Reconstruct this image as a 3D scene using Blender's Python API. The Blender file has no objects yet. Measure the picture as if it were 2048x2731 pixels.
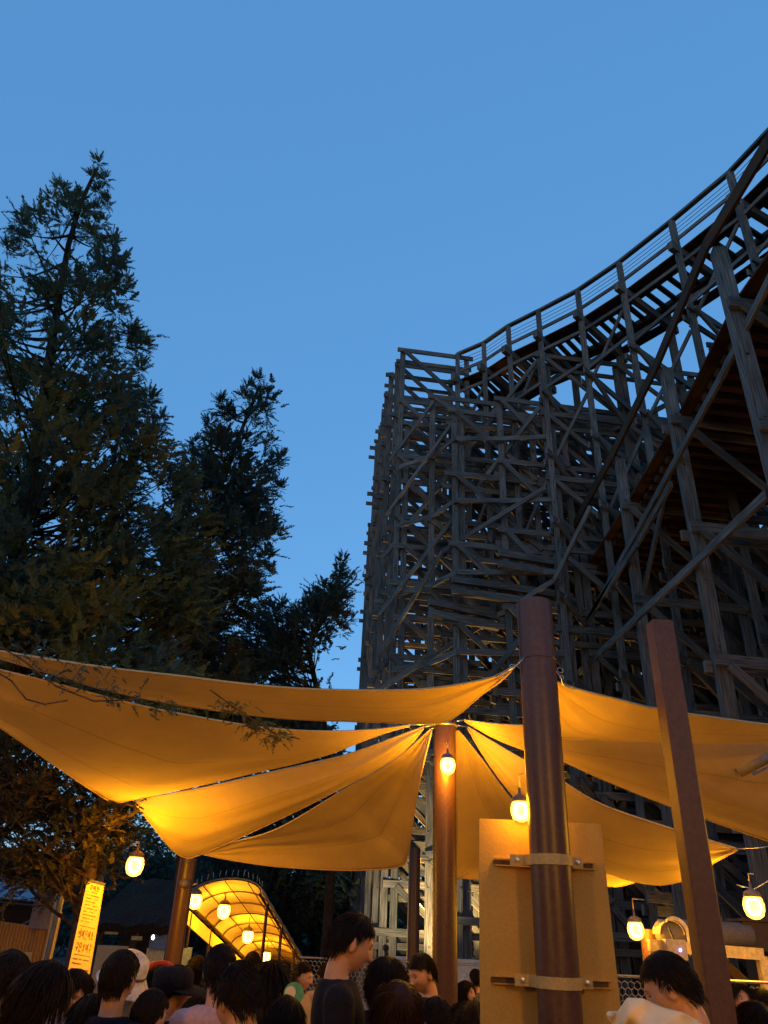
import bpy, math, random
import numpy as np
from mathutils import Vector, Matrix, Euler, noise
random.seed(7); rng = np.random.default_rng(7)
scn = bpy.context.scene
col = scn.collection
PI = math.pi
# ------------------------------------------------------------------ camera
W, H, F = 2048, 2731, 1972.0
TH, PH, CZ = math.radians(29.2), math.radians(2.6), 1.65
_ct, _st, _cp, _sp = math.cos(TH), math.sin(TH), math.cos(PH), math.sin(PH)
FWD = Vector((0, _ct, _st)); UP0 = Vector((0, -_st, _ct)); RT0 = Vector((1, 0, 0))
RT = RT0 * _cp + UP0 * _sp; UPV = RT0 * -_sp + UP0 * _cp
CAM = Vector((0, 0, CZ))
def ray(x, y): return FWD + RT * ((x - W / 2) / F) + UPV * (-(y - H / 2) / F)
def q(x, y, Y):                       # photo pixel + distance north -> place in the world
    r = ray(x, y); return CAM + r * (Y / r.y)
def v(x, y, Y): return q(x * 1.2345, y * 1.2345, Y)
def qz(x, y, Z):
    r = ray(x, y); return CAM + r * ((Z - CZ) / r.z)
def qx(x, y, X):
    r = ray(x, y); return CAM + r * (X / r.x)
def proj(p):
    d = Vector(p) - CAM; z = d.dot(FWD)
    if z < 0.2: z = 0.2
    return W / 2 + F * d.dot(RT) / z, H / 2 - F * d.dot(UPV) / z, z
cd = bpy.data.cameras.new('camera'); cam = bpy.data.objects.new('camera', cd); col.objects.link(cam)
M3 = Matrix((RT, UPV, -FWD)).transposed()
cam.matrix_world = Matrix.Translation(CAM) @ M3.to_4x4()
cd.sensor_fit = 'VERTICAL'; cd.sensor_height = 36.0; cd.lens = 36.0 * F / H
cd.clip_start = 0.05; cd.clip_end = 2000
scn.camera = cam
# ------------------------------------------------------------------ materials
def nodes(name):
    m = bpy.data.materials.new(name); m.use_nodes = True
    return m, m.node_tree, m.node_tree.nodes['Principled BSDF']
def simple(name, c, rough=.6, metal=0, bump=0, scale=30, var=.25, spec=.5, coord='Object'):
    m, t, b = nodes(name); n = t.nodes
    tc = n.new('ShaderNodeTexCoord'); nz = n.new('ShaderNodeTexNoise'); nz.inputs['Scale'].default_value = scale
    nz.inputs['Detail'].default_value = 6
    t.links.new(tc.outputs[coord], nz.inputs['Vector'])
    cr = n.new('ShaderNodeValToRGB'); e = cr.color_ramp.elements
    e[0].position = .3; e[1].position = .7
    e[0].color = tuple(x * (1 - var) for x in c) + (1,); e[1].color = tuple(min(1, x * (1 + var)) for x in c) + (1,)
    t.links.new(nz.outputs['Fac'], cr.inputs['Fac']); t.links.new(cr.outputs['Color'], b.inputs['Base Color'])
    b.inputs['Roughness'].default_value = rough; b.inputs['Metallic'].default_value = metal
    b.inputs['Specular IOR Level'].default_value = spec
    if bump:
        bp = n.new('ShaderNodeBump'); bp.inputs['Strength'].default_value = bump; bp.inputs['Distance'].default_value = .02
        t.links.new(nz.outputs['Fac'], bp.inputs['Height']); t.links.new(bp.outputs['Normal'], b.inputs['Normal'])
    return m
def wood(name, cols, rough=.85):
    m, t, b = nodes(name); n = t.nodes; L = t.links.new
    uv = n.new('ShaderNodeUVMap')
    mp = n.new('ShaderNodeMapping'); mp.inputs['Scale'].default_value = (1.2, 26, 1); L(uv.outputs['UV'], mp.inputs['Vector'])
    g = n.new('ShaderNodeTexNoise'); g.inputs['Scale'].default_value = 1.6; g.inputs['Detail'].default_value = 8; L(mp.outputs['Vector'], g.inputs['Vector'])
    mp2 = n.new('ShaderNodeMapping'); mp2.inputs['Scale'].default_value = (.35, .35, 1); L(uv.outputs['UV'], mp2.inputs['Vector'])
    g2 = n.new('ShaderNodeTexNoise'); g2.inputs['Scale'].default_value = 1.0; g2.inputs['Detail'].default_value = 3; L(mp2.outputs['Vector'], g2.inputs['Vector'])
    cr = n.new('ShaderNodeValToRGB'); e = cr.color_ramp.elements
    e[0].position = .3; e[1].position = .72; e[0].color = cols[0] + (1,); e[1].color = cols[1] + (1,)
    L(g.outputs['Fac'], cr.inputs['Fac'])
    cr2 = n.new('ShaderNodeValToRGB'); e = cr2.color_ramp.elements
    e[0].position = .32; e[1].position = .66; e[0].color = (.55, .58, .55, 1); e[1].color = (1.15, 1.08, 1.0, 1)
    L(g2.outputs['Fac'], cr2.inputs['Fac'])
    mx = n.new('ShaderNodeMix'); mx.data_type = 'RGBA'; mx.blend_type = 'MULTIPLY'; mx.inputs['Factor'].default_value = 1
    L(cr.outputs['Color'], mx.inputs[6]); L(cr2.outputs['Color'], mx.inputs[7]); L(mx.outputs[2], b.inputs['Base Color'])
    b.inputs['Roughness'].default_value = rough; b.inputs['Specular IOR Level'].default_value = .1
    bp = n.new('ShaderNodeBump'); bp.inputs['Strength'].default_value = .5; bp.inputs['Distance'].default_value = .01
    L(g.outputs['Fac'], bp.inputs['Height']); L(bp.outputs['Normal'], b.inputs['Normal'])
    return m
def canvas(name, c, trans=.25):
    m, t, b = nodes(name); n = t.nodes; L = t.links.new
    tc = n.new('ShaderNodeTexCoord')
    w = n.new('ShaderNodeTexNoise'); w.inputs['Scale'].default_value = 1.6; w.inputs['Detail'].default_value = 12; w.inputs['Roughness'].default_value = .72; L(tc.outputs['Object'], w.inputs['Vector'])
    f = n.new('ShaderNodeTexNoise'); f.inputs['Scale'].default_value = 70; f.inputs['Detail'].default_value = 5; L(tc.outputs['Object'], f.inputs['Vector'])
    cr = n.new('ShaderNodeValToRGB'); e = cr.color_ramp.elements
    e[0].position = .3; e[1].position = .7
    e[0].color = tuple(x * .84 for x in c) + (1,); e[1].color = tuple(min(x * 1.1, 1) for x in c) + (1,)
    L(w.outputs['Fac'], cr.inputs['Fac'])
    b.inputs['Roughness'].default_value = .9; b.inputs['Specular IOR Level'].default_value = .15
    L(cr.outputs['Color'], b.inputs['Base Color'])
    bp = n.new('ShaderNodeBump'); bp.inputs['Strength'].default_value = .6; bp.inputs['Distance'].default_value = .006
    L(f.outputs['Fac'], bp.inputs['Height']); L(bp.outputs['Normal'], b.inputs['Normal'])
    uv = n.new('ShaderNodeUVMap'); sx = n.new('ShaderNodeSeparateXYZ'); L(uv.outputs['UV'], sx.inputs[0])
    m1 = n.new('ShaderNodeMath'); m1.operation = 'MULTIPLY'; m1.inputs[1].default_value = 3; L(sx.outputs['Y'], m1.inputs[0])
    m2 = n.new('ShaderNodeMath'); m2.operation = 'FRACT'; L(m1.outputs[0], m2.inputs[0])
    m3 = n.new('ShaderNodeMath'); m3.operation = 'LESS_THAN'; m3.inputs[1].default_value = .035; L(m2.outputs[0], m3.inputs[0])
    sm = n.new('ShaderNodeMix'); sm.data_type = 'RGBA'; sm.blend_type = 'MULTIPLY'; sm.inputs[7].default_value = (.8, .78, .74, 1); L(m3.outputs[0], sm.inputs['Factor']); L(cr.outputs['Color'], sm.inputs[6]); L(sm.outputs[2], b.inputs['Base Color'])
    tr = n.new('ShaderNodeBsdfTranslucent'); L(cr.outputs['Color'], tr.inputs['Color'])
    mx = n.new('ShaderNodeMixShader'); mx.inputs['Fac'].default_value = trans
    out = n['Material Output']; L(b.outputs[0], mx.inputs[1]); L(tr.outputs[0], mx.inputs[2]); L(mx.outputs[0], out.inputs['Surface'])
    return m
def emit(name, c, s):
    m = bpy.data.materials.new(name); m.use_nodes = True; t = m.node_tree
    t.nodes.remove(t.nodes['Principled BSDF']); e = t.nodes.new('ShaderNodeEmission')
    e.inputs['Color'].default_value = c + (1,); e.inputs['Strength'].default_value = s
    t.links.new(e.outputs[0], t.nodes['Material Output'].inputs['Surface']); return m
def leafmat(name, a, b2, c3, spec=.2):
    m, t, b = nodes(name); n = t.nodes; L = t.links.new
    tc = n.new('ShaderNodeTexCoord'); w = n.new('ShaderNodeTexNoise'); w.inputs['Scale'].default_value = 1.1; w.inputs['Detail'].default_value = 4
    L(tc.outputs['Object'], w.inputs['Vector'])
    cr = n.new('ShaderNodeValToRGB'); e = cr.color_ramp.elements
    e[0].position = .36; e[1].position = .54; e[0].color = a + (1,); e[1].color = b2 + (1,)
    x = e.new(.66); x.color = c3 + (1,)
    L(w.outputs['Fac'], cr.inputs['Fac']); L(cr.outputs['Color'], b.inputs['Base Color'])
    b.inputs['Roughness'].default_value = .75; b.inputs['Specular IOR Level'].default_value = spec
    tr = n.new('ShaderNodeBsdfTranslucent'); L(cr.outputs['Color'], tr.inputs['Color'])
    mx = n.new('ShaderNodeMixShader'); mx.inputs['Fac'].default_value = .2
    L(b.outputs[0], mx.inputs[1]); L(tr.outputs[0], mx.inputs[2]); L(mx.outputs[0], n['Material Output'].inputs['Surface'])
    return m
MT = dict(
    timber=wood('grey_timber', ((.045, .045, .044), (.235, .228, .218))),
    brown=wood('brown_timber', ((.04, .024, .015), (.11, .065, .036))),
    post=simple('brown_painted_steel', (.105, .045, .02), .38, 0, .05, 40, .2),
    sqpost=simple('redbrown_painted_post', (.11, .045, .022), .55, 0, .1, 35, .2),
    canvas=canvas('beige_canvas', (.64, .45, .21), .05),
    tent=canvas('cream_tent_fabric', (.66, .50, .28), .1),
    steel=simple('galvanised_steel', (.5, .5, .5), .35, .9, 0, 20, .2),
    strap=simple('cream_painted_strap', (.50, .33, .10), .5, 0, .1, 60, .12),
    board=simple('tan_board', (.50, .29, .05), .8, 0, .1, 90, .08),
    slot=simple('dark_slot', (.10, .05, .02), .7),
    lampcap=simple('pale_lamp_cap', (.16, .13, .12), .5),
    wire=simple('dark_wire', (.05, .04, .04), .5, .6),
    jar=None, bulb=emit('lamp_glow', (1, .56, .12), 70.0),
    small=emit('small_lamp_glow', (1, .85, .55), 30.0),
    led=emit('blue_led', (.35, .3, 1), 25.0),
    leafA=leafmat('conifer_leaf', (.055, .10, .095), (.10, .13, .06), (.17, .15, .04)),
    leafB=leafmat('conifer_leaf_dark', (.035, .075, .08), (.06, .095, .075), (.13, .10, .03)),
    leafD=leafmat('autumn_leaf', (.03, .045, .025), (.07, .042, .018), (.09, .065, .018)),
    darkbark=simple('bark_painted_shade', (.035, .024, .017), .95, 0, .6, 18, .4, .05), bark=simple('bark', (.11, .065, .04), .95, 0, .6, 18, .4, .1),  # darkbark: copy of bark with the trunks' shade put into its colour
    skin=simple('skin', (.58, .30, .16), .55, 0, .03, 60, .05),
    hair=simple('black_hair', (.012, .007, .004), .6, 0, 0, 200, .4, .15),
    brownhair=simple('brown_hair', (.03, .013, .006), .6, 0, 0, 200, .4, .15),
    eye=simple('dark_eye', (.02, .012, .01), .2), lip=simple('lip', (.36, .10, .07), .5), mouth=simple('open_mouth', (.02, .008, .008), .6),
    paving=simple('paving', (.14, .12, .10), .9, 0, .3, 3, .25),
    hill=simple('hill_scrub', (.03, .04, .025), 1, 0, .5, 2, .4, .1),
    fence=simple('fence_wire', (.42, .36, .26), .45, .4),
    corr=simple('corrugated_sheet', (.62, .38, .17), .6, 0, .1, 40, .15),
    cream=simple('cream_trim', (.70, .52, .22), .6), grey=simple('grey_panel', (.32, .27, .30), .6), dark=simple('dark_timber', (.05, .03, .02), .8),
    thatch=simple('dark_roof', (.045, .03, .022), .95, 0, .6, 25, .4, .1), blue=simple('blue_tarpaulin', (.16, .21, .30), .6),
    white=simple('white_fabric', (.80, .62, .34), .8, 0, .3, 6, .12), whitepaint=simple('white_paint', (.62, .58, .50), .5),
    yellow=simple('yellow_banner', (.85, .62, .16), .6, 0, 0, 12, .06), ink=simple('banner_ink', (.34, .17, .03), .8),
    black=simple('black_cloth', (.009, .008, .011), .9, 0, .3, 60, .3, .2), navy=simple('navy_cloth', (.012, .014, .028), .9, 0, .3, 60, .3, .2),
    beige=simple('beige_cloth', (.34, .25, .16), .9, 0, .2, 40, .15), pink=simple('pink_cloth', (.48, .28, .26), .9, 0, .2, 40, .15),
    greycloth=simple('grey_cloth', (.12, .11, .12), .9, 0, .2, 40, .2), red=simple('red_band', (.5, .03, .02), .7),
    green=simple('green_paper', (.10, .33, .12), .7), pantsm=simple('dark_denim', (.03, .035, .055), .9, 0, .2, 60, .2),
)
m = bpy.data.materials.new('frosted_glass_halo'); m.use_nodes = True; t = m.node_tree; t.nodes.remove(t.nodes['Principled BSDF'])
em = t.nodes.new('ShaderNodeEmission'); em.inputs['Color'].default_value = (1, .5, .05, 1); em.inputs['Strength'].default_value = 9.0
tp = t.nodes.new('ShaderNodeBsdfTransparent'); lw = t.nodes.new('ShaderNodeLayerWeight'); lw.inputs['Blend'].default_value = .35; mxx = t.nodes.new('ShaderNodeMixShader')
t.links.new(lw.outputs['Facing'], mxx.inputs['Fac']); t.links.new(em.outputs[0], mxx.inputs[1]); t.links.new(tp.outputs[0], mxx.inputs[2]); t.links.new(mxx.outputs[0], t.nodes['Material Output'].inputs['Surface'])  # emission fading out at the rim imitates a halo round the bulb
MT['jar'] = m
# ------------------------------------------------------------------ mesh builder
class MB:
    def __init__(s): s.v = []; s.f = []; s.uv = []
    def add(s, vs, fs, uvs=None):
        o = len(s.v); s.v += [tuple(p) for p in vs]
        for i, f in enumerate(fs):
            s.f.append(tuple(o + k for k in f)); s.uv.append(uvs[i] if uvs else [(vs[k][0], vs[k][2]) for k in f])
    def beam(s, p, r, w, t, up=Vector((0, 0, 1)), roll=0):
        p = Vector(p); r = Vector(r); d = r - p; L = d.length
        if L < 1e-4: return
        d /= L; a = d.cross(up)
        if a.length < .15: a = d.cross(Vector((.12, 1, 0)))
        a.normalize(); b = a.cross(d)
        if roll: Rm = Matrix.Rotation(roll, 3, d); a = Rm @ a; b = Rm @ b
        a *= w / 2; b *= t / 2
        vs = [p - a - b, p + a - b, p + a + b, p - a + b, r - a - b, r + a - b, r + a + b, r - a + b]
        ou = random.uniform(0, 50); ov = random.uniform(0, 50)
        per = [0, w, w + t, 2 * w + t, 2 * w + 2 * t]; fs = []; us = []
        for k in range(4):
            k2 = (k + 1) % 4; fs.append((k, k2, k2 + 4, k + 4))
            us.append([(ou, ov + per[k]), (ou, ov + per[k + 1]), (ou + L, ov + per[k + 1]), (ou + L, ov + per[k])])
        fs += [(3, 2, 1, 0), (4, 5, 6, 7)]; us += [[(ou, ov), (ou, ov + .1), (ou + .1, ov + .1), (ou + .1, ov)]] * 2
        s.add(vs, fs, us)
    def box(s, c, sz, rz=0):
        x, y, z = (k / 2 for k in sz); Rm = Matrix.Rotation(rz, 3, 'Z'); c = Vector(c)
        s.add([c + Rm @ Vector((a * x, b * y, d * z)) for a, b, d in ((-1, -1, -1), (1, -1, -1), (1, 1, -1), (-1, 1, -1), (-1, -1, 1), (1, -1, 1), (1, 1, 1), (-1, 1, 1))],
              [(3, 2, 1, 0), (4, 5, 6, 7), (0, 1, 5, 4), (1, 2, 6, 5), (2, 3, 7, 6), (3, 0, 4, 7)])
    def tube(s, pts, rad, n=6, cap=True):
        pts = [Vector(p) for p in pts]; rad = rad if hasattr(rad, '__len__') else [rad] * len(pts)
        o = len(s.v); ref = None; vs = []; fs = []
        for i, p in enumerate(pts):
            d = (pts[min(i + 1, len(pts) - 1)] - pts[max(i - 1, 0)]).normalized()
            if ref is None: ref = d.orthogonal().normalized()
            a = (ref - d * ref.dot(d)).normalized(); ref = a; b = d.cross(a)
            for k in range(n):
                an = 2 * PI * k / n; vs.append(p + (a * math.cos(an) + b * math.sin(an)) * rad[i])
        for i in range(len(pts) - 1):
            for k in range(n):
                k2 = (k + 1) % n; fs.append((i * n + k, i * n + k2, (i + 1) * n + k2, (i + 1) * n + k))
        if cap: fs += [tuple(range(n))[::-1], tuple((len(pts) - 1) * n + k for k in range(n))]
        s.add(vs, fs)
    def lathe(s, prof, c, axis=Vector((0, 0, 1)), n=20, capb=True):
        axis = Vector(axis).normalized(); a = axis.orthogonal().normalized(); b = axis.cross(a); c = Vector(c); vs = []; fs = []
        for r, h in prof:
            for k in range(n):
                an = 2 * PI * k / n; vs.append(c + axis * h + (a * math.cos(an) + b * math.sin(an)) * r)
        for i in range(len(prof) - 1):
            for k in range(n):
                k2 = (k + 1) % n; fs.append((i * n + k, i * n + k2, (i + 1) * n + k2, (i + 1) * n + k))
        if capb: fs += [tuple(range(n))[::-1], tuple((len(prof) - 1) * n + k for k in range(n))]
        s.add(vs, fs)
    def ell(s, c, r, rot=None, n=12, m=8):
        vs = []; fs = []; c = Vector(c)
        for i in range(m + 1):
            th = PI * i / m
            for k in range(n):
                ph = 2 * PI * k / n; p = Vector((r[0] * math.sin(th) * math.cos(ph), r[1] * math.sin(th) * math.sin(ph), r[2] * math.cos(th)))
                vs.append(c + (rot @ p if rot else p))
        for i in range(m):
            for k in range(n):
                k2 = (k + 1) % n; fs.append((i * n + k, (i + 1) * n + k, (i + 1) * n + k2, i * n + k2))
        s.add(vs, fs)
def emptyo(name, loc=(0, 0, 0), rz=0, parent=None):
    o = bpy.data.objects.new(name, None); col.objects.link(o); o.location = loc; o.rotation_euler.z = rz
    o.empty_display_size = .2
    if parent: o.parent = parent
    return o
def obj(name, mb, mat, parent=None, smooth=False):
    me = bpy.data.meshes.new(name); me.from_pydata(mb.v, [], mb.f); me.materials.append(MT[mat] if isinstance(mat, str) else mat)
    ul = me.uv_layers.new(name='UVMap'); flat = [c for f in mb.uv for u in f for c in u]
    if len(flat) == 2 * len(me.loops): ul.data.foreach_set('uv', flat)
    if smooth: me.polygons.foreach_set('use_smooth', [True] * len(me.polygons))
    o = bpy.data.objects.new(name, me); col.objects.link(o)
    if parent:
        o.parent = parent
        if parent.type == 'EMPTY' or any(parent.location): o.matrix_parent_inverse = parent_world(parent).inverted()
    return o
def parent_world(p):
    m = p.matrix_basis.copy()
    if p.parent: m = parent_world(p.parent) @ p.matrix_parent_inverse @ m
    return m
def tag(o, label=None, cat=None, group=None, kind=None):
    if label: o['label'] = label
    if cat: o['category'] = cat
    if group: o['group'] = group
    if kind: o['kind'] = kind
    return o
# ------------------------------------------------------------------ sky and dusk light
wd = bpy.data.worlds.new('World'); scn.world = wd; wd.use_nodes = True
t = wd.node_tree; bg = t.nodes['Background']; sky = t.nodes.new('ShaderNodeTexSky'); sky.sky_type = 'NISHITA'; sky.sun_disc = False
SUN_EL, SUN_AZ = math.radians(4.0), math.radians(205)
sky.sun_elevation = SUN_EL; sky.sun_rotation = SUN_AZ; sky.altitude = 0; sky.air_density = 1.0; sky.dust_density = .3; sky.ozone_density = 3.0
tint = t.nodes.new('ShaderNodeMix'); tint.data_type = 'RGBA'; tint.blend_type = 'MULTIPLY'; tint.inputs['Factor'].default_value = 1
tint.inputs[7].default_value = (1, 1, 1, 1)
tint.blend_type = 'ADD'; tint.inputs[7].default_value = (.47, 1.55, 3.4, 1)      # even blue of the deep dusk sky
t.links.new(sky.outputs[0], tint.inputs[6]); t.links.new(tint.outputs[2], bg.inputs['Color']); bg.inputs['Strength'].default_value = .15
SKYT = tint
sl = bpy.data.lights.new('sun', 'SUN'); sl.energy = .02; sl.angle = math.radians(40); sl.color = (.75, .85, 1)
so = bpy.data.objects.new('sun', sl); col.objects.link(so); so.rotation_euler = (math.radians(50), 0, math.radians(-30))
scn.view_settings.view_transform = 'Standard'; scn.view_settings.look = 'None'; scn.view_settings.exposure = 0; scn.view_settings.gamma = 1
scn.cycles.use_denoising = True; scn.cycles.max_bounces = 6; scn.cycles.transparent_max_bounces = 8
#@@GROUND
g = MB(); n = 40
gv = [(-200 + 400 * i / n, -200 + 400 * j / n, 0) for j in range(n + 1) for i in range(n + 1)]
g.add(gv, [(j * (n + 1) + i, j * (n + 1) + i + 1, (j + 1) * (n + 1) + i + 1, (j + 1) * (n + 1) + i) for j in range(n) for i in range(n)])
tag(obj('ground', g, 'paving'), kind='structure')
g = MB(); nx, ny = 60, 12; vs = []
for j in range(ny + 1):
    for i in range(nx + 1):
        x = -60 + 2 * i; y = 45 + 5 * j; h = (1 - math.exp(-j / 3)) * (3.2 + 4.5 * math.exp(-((x + 26) / 14) ** 2) + 1.2 * noise.noise(Vector((x * .09, y * .06, 0))))
        vs.append((x, y, h + .01))
g.add(vs, [(j * (nx + 1) + i, j * (nx + 1) + i + 1, (j + 1) * (nx + 1) + i + 1, (j + 1) * (nx + 1) + i) for j in range(ny) for i in range(nx)])
tag(obj('hill', g, 'hill', smooth=True), kind='structure')
g = MB(); n = 60; vs = []; hh = (0, 2.5, 6, 9.5, 11.5, 12)  # unseen bank added around the viewer to block light from the low sky
for i in range(n + 1):
    az = math.radians(62 + (298 - 62) * i / n)
    for j, rr in enumerate((17, 18.5, 21, 25, 32, 60)):
        e_ = min(1, min(i, n - i) / 6); h = hh[j] * (.25 + .75 * e_) * (1 + .18 * noise.noise(Vector((az * 4, j * .5, 2)))); r_ = rr + noise.noise(Vector((az * 3, 0, j)))
        vs.append((math.sin(az) * r_, math.cos(az) * r_, h + .005))
g.add(vs, [(i * 6 + j, i * 6 + j + 1, (i + 1) * 6 + j + 1, (i + 1) * 6 + j) for i in range(n) for j in range(5)])
tag(obj('sky_blocking_hillside', g, 'hill', smooth=True), kind='structure')
#@@COASTER
CO = emptyo('wooden_roller_coaster', (5, 20, 0))
tag(CO, 'towering weathered grey timber roller coaster lattice with a curving handrail against the sky', 'roller coaster')
MEM = []      # kind, p, q, w, t, mat
def mem(kind, p, r, w, t2, mat='timber'):
    MEM.append((kind, Vector(p), Vector(r), w, t2, mat))
UA = math.radians(7); U = Vector((math.cos(UA), math.sin(UA), 0)); V = Vector((math.sin(UA), -math.cos(UA), 0))
def jit(a): return random.uniform(-a, a)
def bent(p0, length, top, zlow=0, bay=2.3, lev=2.35, diag=1, z0=None, dbl=True, over=.22, skip=0, flip=False):
    """one transverse frame: posts, doubled ledgers, diagonal braces; p0 = foot of its left post"""
    p0 = Vector((p0[0], p0[1], 0)); nb = max(1, round(length / bay)); b = length / nb
    xs = [i * b for i in range(nb + 1)]
    tops = top if callable(top) else (lambda s_: top)
    for s_ in xs:
        f = p0 + U * s_; mem('post', f + Vector((0, 0, zlow)), f + Vector((jit(.02), jit(.02), tops(s_))), .18, .18)
    mx = max(tops(s_) for s_ in xs)
    z = (z0 if z0 is not None else mx) - .08; k = 0
    while z > zlow + .4:
        # extent where structure is high enough
        ok = [s_ for s_ in xs if tops(s_) >= z - .4]
        if len(ok) >= 2 and True:
            a = p0 + U * (ok[0] - over - jit(.12)); c = p0 + U * (ok[-1] + over)
            up = Vector((0, 0, z)); off = V * .14
            mem('ledger', a + up + off, c + up + off + Vector((0, 0, jit(.03))), .06, .17)
            if dbl: mem('ledger', a + up - off + Vector((0, 0, -.3)) , c + up - off + Vector((0, 0, -.3)), .06, .15)
            if diag and z - lev > zlow - .5:
                for i in range(len(ok) - 1):
                    if (i + k) % 5 == 4: continue
                    u0, u1 = (ok[i], ok[i + 1]) if not flip else (ok[i + 1], ok[i])
                    pa = p0 + U * u0 + Vector((0, 0, z - .05)); pb = p0 + U * u1 + Vector((0, 0, z - lev + .05))
                    o2 = V * .2
                    mem('brace', pa + o2, pb + o2, .06, .15)
        z -= lev; k += 1
# far tower behind the corner post, at the left
lefts = [(q(1052, 935, 21.35), 19.9), (None, 0)]
cz = qz(1050, 935, 20)
ends = [qz(1050, 935, 20), qz(1035, 970, 20), qz(1020, 995, 20)]
yb = ends[0].y
tow = []
for i in range(7):
    if i < 3: e = ends[i].copy()
    else: e = Vector((ends[2].x - .12 * (i - 2), ends[2].y + 1.15 * (i - 2), 20))
    if i == 0: top0 = 20
    tow.append(e)
    Ln = 11.5 if i else 2.35
    def tp(s_, i=i): return 20 if s_ < 2.6 or i else 20
    tf = (lambda s_, i=i: (20 if s_ < (2.9 + .3 * i) else 17.6 - .15 * i))
    bent((e.x + .35, e.y), Ln, tf if i else 20, lev=2.3, bay=2.3, z0=20 - .06 * i)
# the corner bent goes on lower down, behind the front frames
bent((ends[0].x + .35 + 2.35 * U.x, ends[0].y + 2.35 * U.y), 9.2, 17.2, lev=2.3, bay=2.3, z0=17.3)
# extra low infill frames (dense lattice seen edge on)
for i, (yy, x0, ln, tp_) in enumerate(((29.6, -.6, 14, 17.5), (31.2, -.4, 15, 15.5), (33, .6, 16, 13.5))):
    bent((x0, yy), ln, tp_, lev=2.1, bay=2.3, flip=bool(i % 2))
# front-of-tower frames
def pz(px, py, Y): return q(px, py, Y)
f1 = q(1155, 1060, 19.9); f2 = q(1212, 1097, 18.9); f0 = q(1088, 1130, 20.7); f3 = q(1330, 1066, 18.8); f4 = q(1440, 950, 18.6)
for f, ln in ((f0, 8.5), (f1, 8.5), (f2, 7.5), (f3, 6.2), (f4, 5.2)):
    bent((f.x, f.y), ln, f.z, lev=2.35, bay=2.45, over=.3, z0=f.z)
    for k in (0,):
        pass
# heavier double front posts
for f in (f2, f4):
    mem('post', Vector((f.x + .2, f.y + .1, 0)), Vector((f.x + .2, f.y + .1, f.z - .3)), .2, .24)
# long thin longitudinal braces running up to the right
for a, Ya, b, Yb in (((1040, 1228), 20.9, (1158, 1070), 19.6), ((1020, 1490), 21, (1430, 965), 18.35), ((1030, 1375), 20.9, (1212, 1120), 18.8),
                     ((1180, 1470), 19, (1455, 1300), 18.3), ((1015, 1740), 20.6, (1180, 1470), 18.9), ((1010, 1840), 20.4, (1490, 1540), 18.2),
                     ((1010, 1640), 20.5, (1440, 1085), 18.35), ((1480, 1545), 18.1, (1575, 1350), 17), ((1225, 1900), 18.6, (1440, 1640), 18.2)):
    mem('brace', q(*a, Ya), q(*b, Yb), .06, .13)
# horizontal girts on the front frames
for zz in (3.2, 5.6, 8.0, 10.3, 12.6, 14.8):
    P = [Vector((ends[0].x + .35, ends[0].y - .25, zz)), Vector((f1.x, f1.y - .2, zz)), Vector((f2.x, f2.y - .2, zz)), Vector((f3.x, f3.y - .2, zz)), Vector((f4.x, f4.y - .2, zz))]
    for a, b in zip(P[:-1], P[1:]):
        mem('ledger', a, b, .06, .15)
# heavy ledger pairs in the middle of the face
for (x0, y0, x1, y1, Y) in ((1205, 1545, 1480, 1585, 18.4), (1205, 1575, 1480, 1615, 18.4), (1330, 1475, 1480, 1500, 18.2), (1330, 1505, 1480, 1530, 18.2), (1145, 1605, 1330, 1645, 18.6), (1145, 1635, 1330, 1672, 18.6)):
    mem('ledger', q(x0, y0, Y), q(x1, y1, Y + .4), .16, .2)
# ---- the high curving track: rail points at z = 20
rail = [qz(*p, 20) for p in ((1220, 945), (1290, 915), (1355, 870), (1435, 830), (1540, 775), (1650, 700), (1790, 590), (1945, 460), (2060, 338))]
rail += [rail[-1] + Vector((.35, -1.6, 0)), rail[-1] + Vector((.5, -3.4, 0)), rail[-1] + Vector((.5, -5.4, 0))]
def nrm(i):
    a = rail[max(i - 1, 0)]; b = rail[min(i + 1, len(rail) - 1)]; d = (b - a).normalized()
    return Vector((-d.y, d.x, 0))       # away from the viewer
NR = [nrm(i) for i in range(len(rail))]
DZ = 18.75
for i, p in enumerate(rail):
    nn = NR[i]; base = Vector((p.x, p.y, 0))
    mem('post', base, Vector((p.x, p.y, 19.98)), .16, .16)
    inn = base + nn * 2.3; mem('post', inn, inn + Vector((0, 0, 19.2)), .2, .2)
    inn2 = base + nn * 4.3
    if i < 6: mem('post', inn2, inn2 + Vector((0, 0, 17.6)), .18, .18)
    mem('ledger', base - nn * .35 + Vector((0, 0, DZ)), base + nn * 2.7 + Vector((0, 0, DZ)), .16, .28)
    for k, zz in enumerate((16.4, 14.1, 11.8, 9.5, 7.1, 4.8, 2.4)):
        o = V * .12
        mem('ledger', base - nn * .3 + Vector((0, 0, zz)) + o, base + nn * 4.6 + Vector((0, 0, zz)) + o, .06, .22)
        mem('ledger', base - nn * .3 + Vector((0, 0, zz - .25)) - o, base + nn * 4.6 + Vector((0, 0, zz - .25)) - o, .06, .2)
        if k < 6:
            mem('brace', base + Vector((0, 0, zz)) + o * 1.6, base + nn * 4.3 + Vector((0, 0, zz - 2.3)) + o * 1.6, .07, .18)
    # knee brace under the walkway
    mem('brace', base + nn * 1.7 + Vector((0, 0, DZ - .2)), base + Vector((0, 0, DZ - 1.9)), .08, .16)
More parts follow.
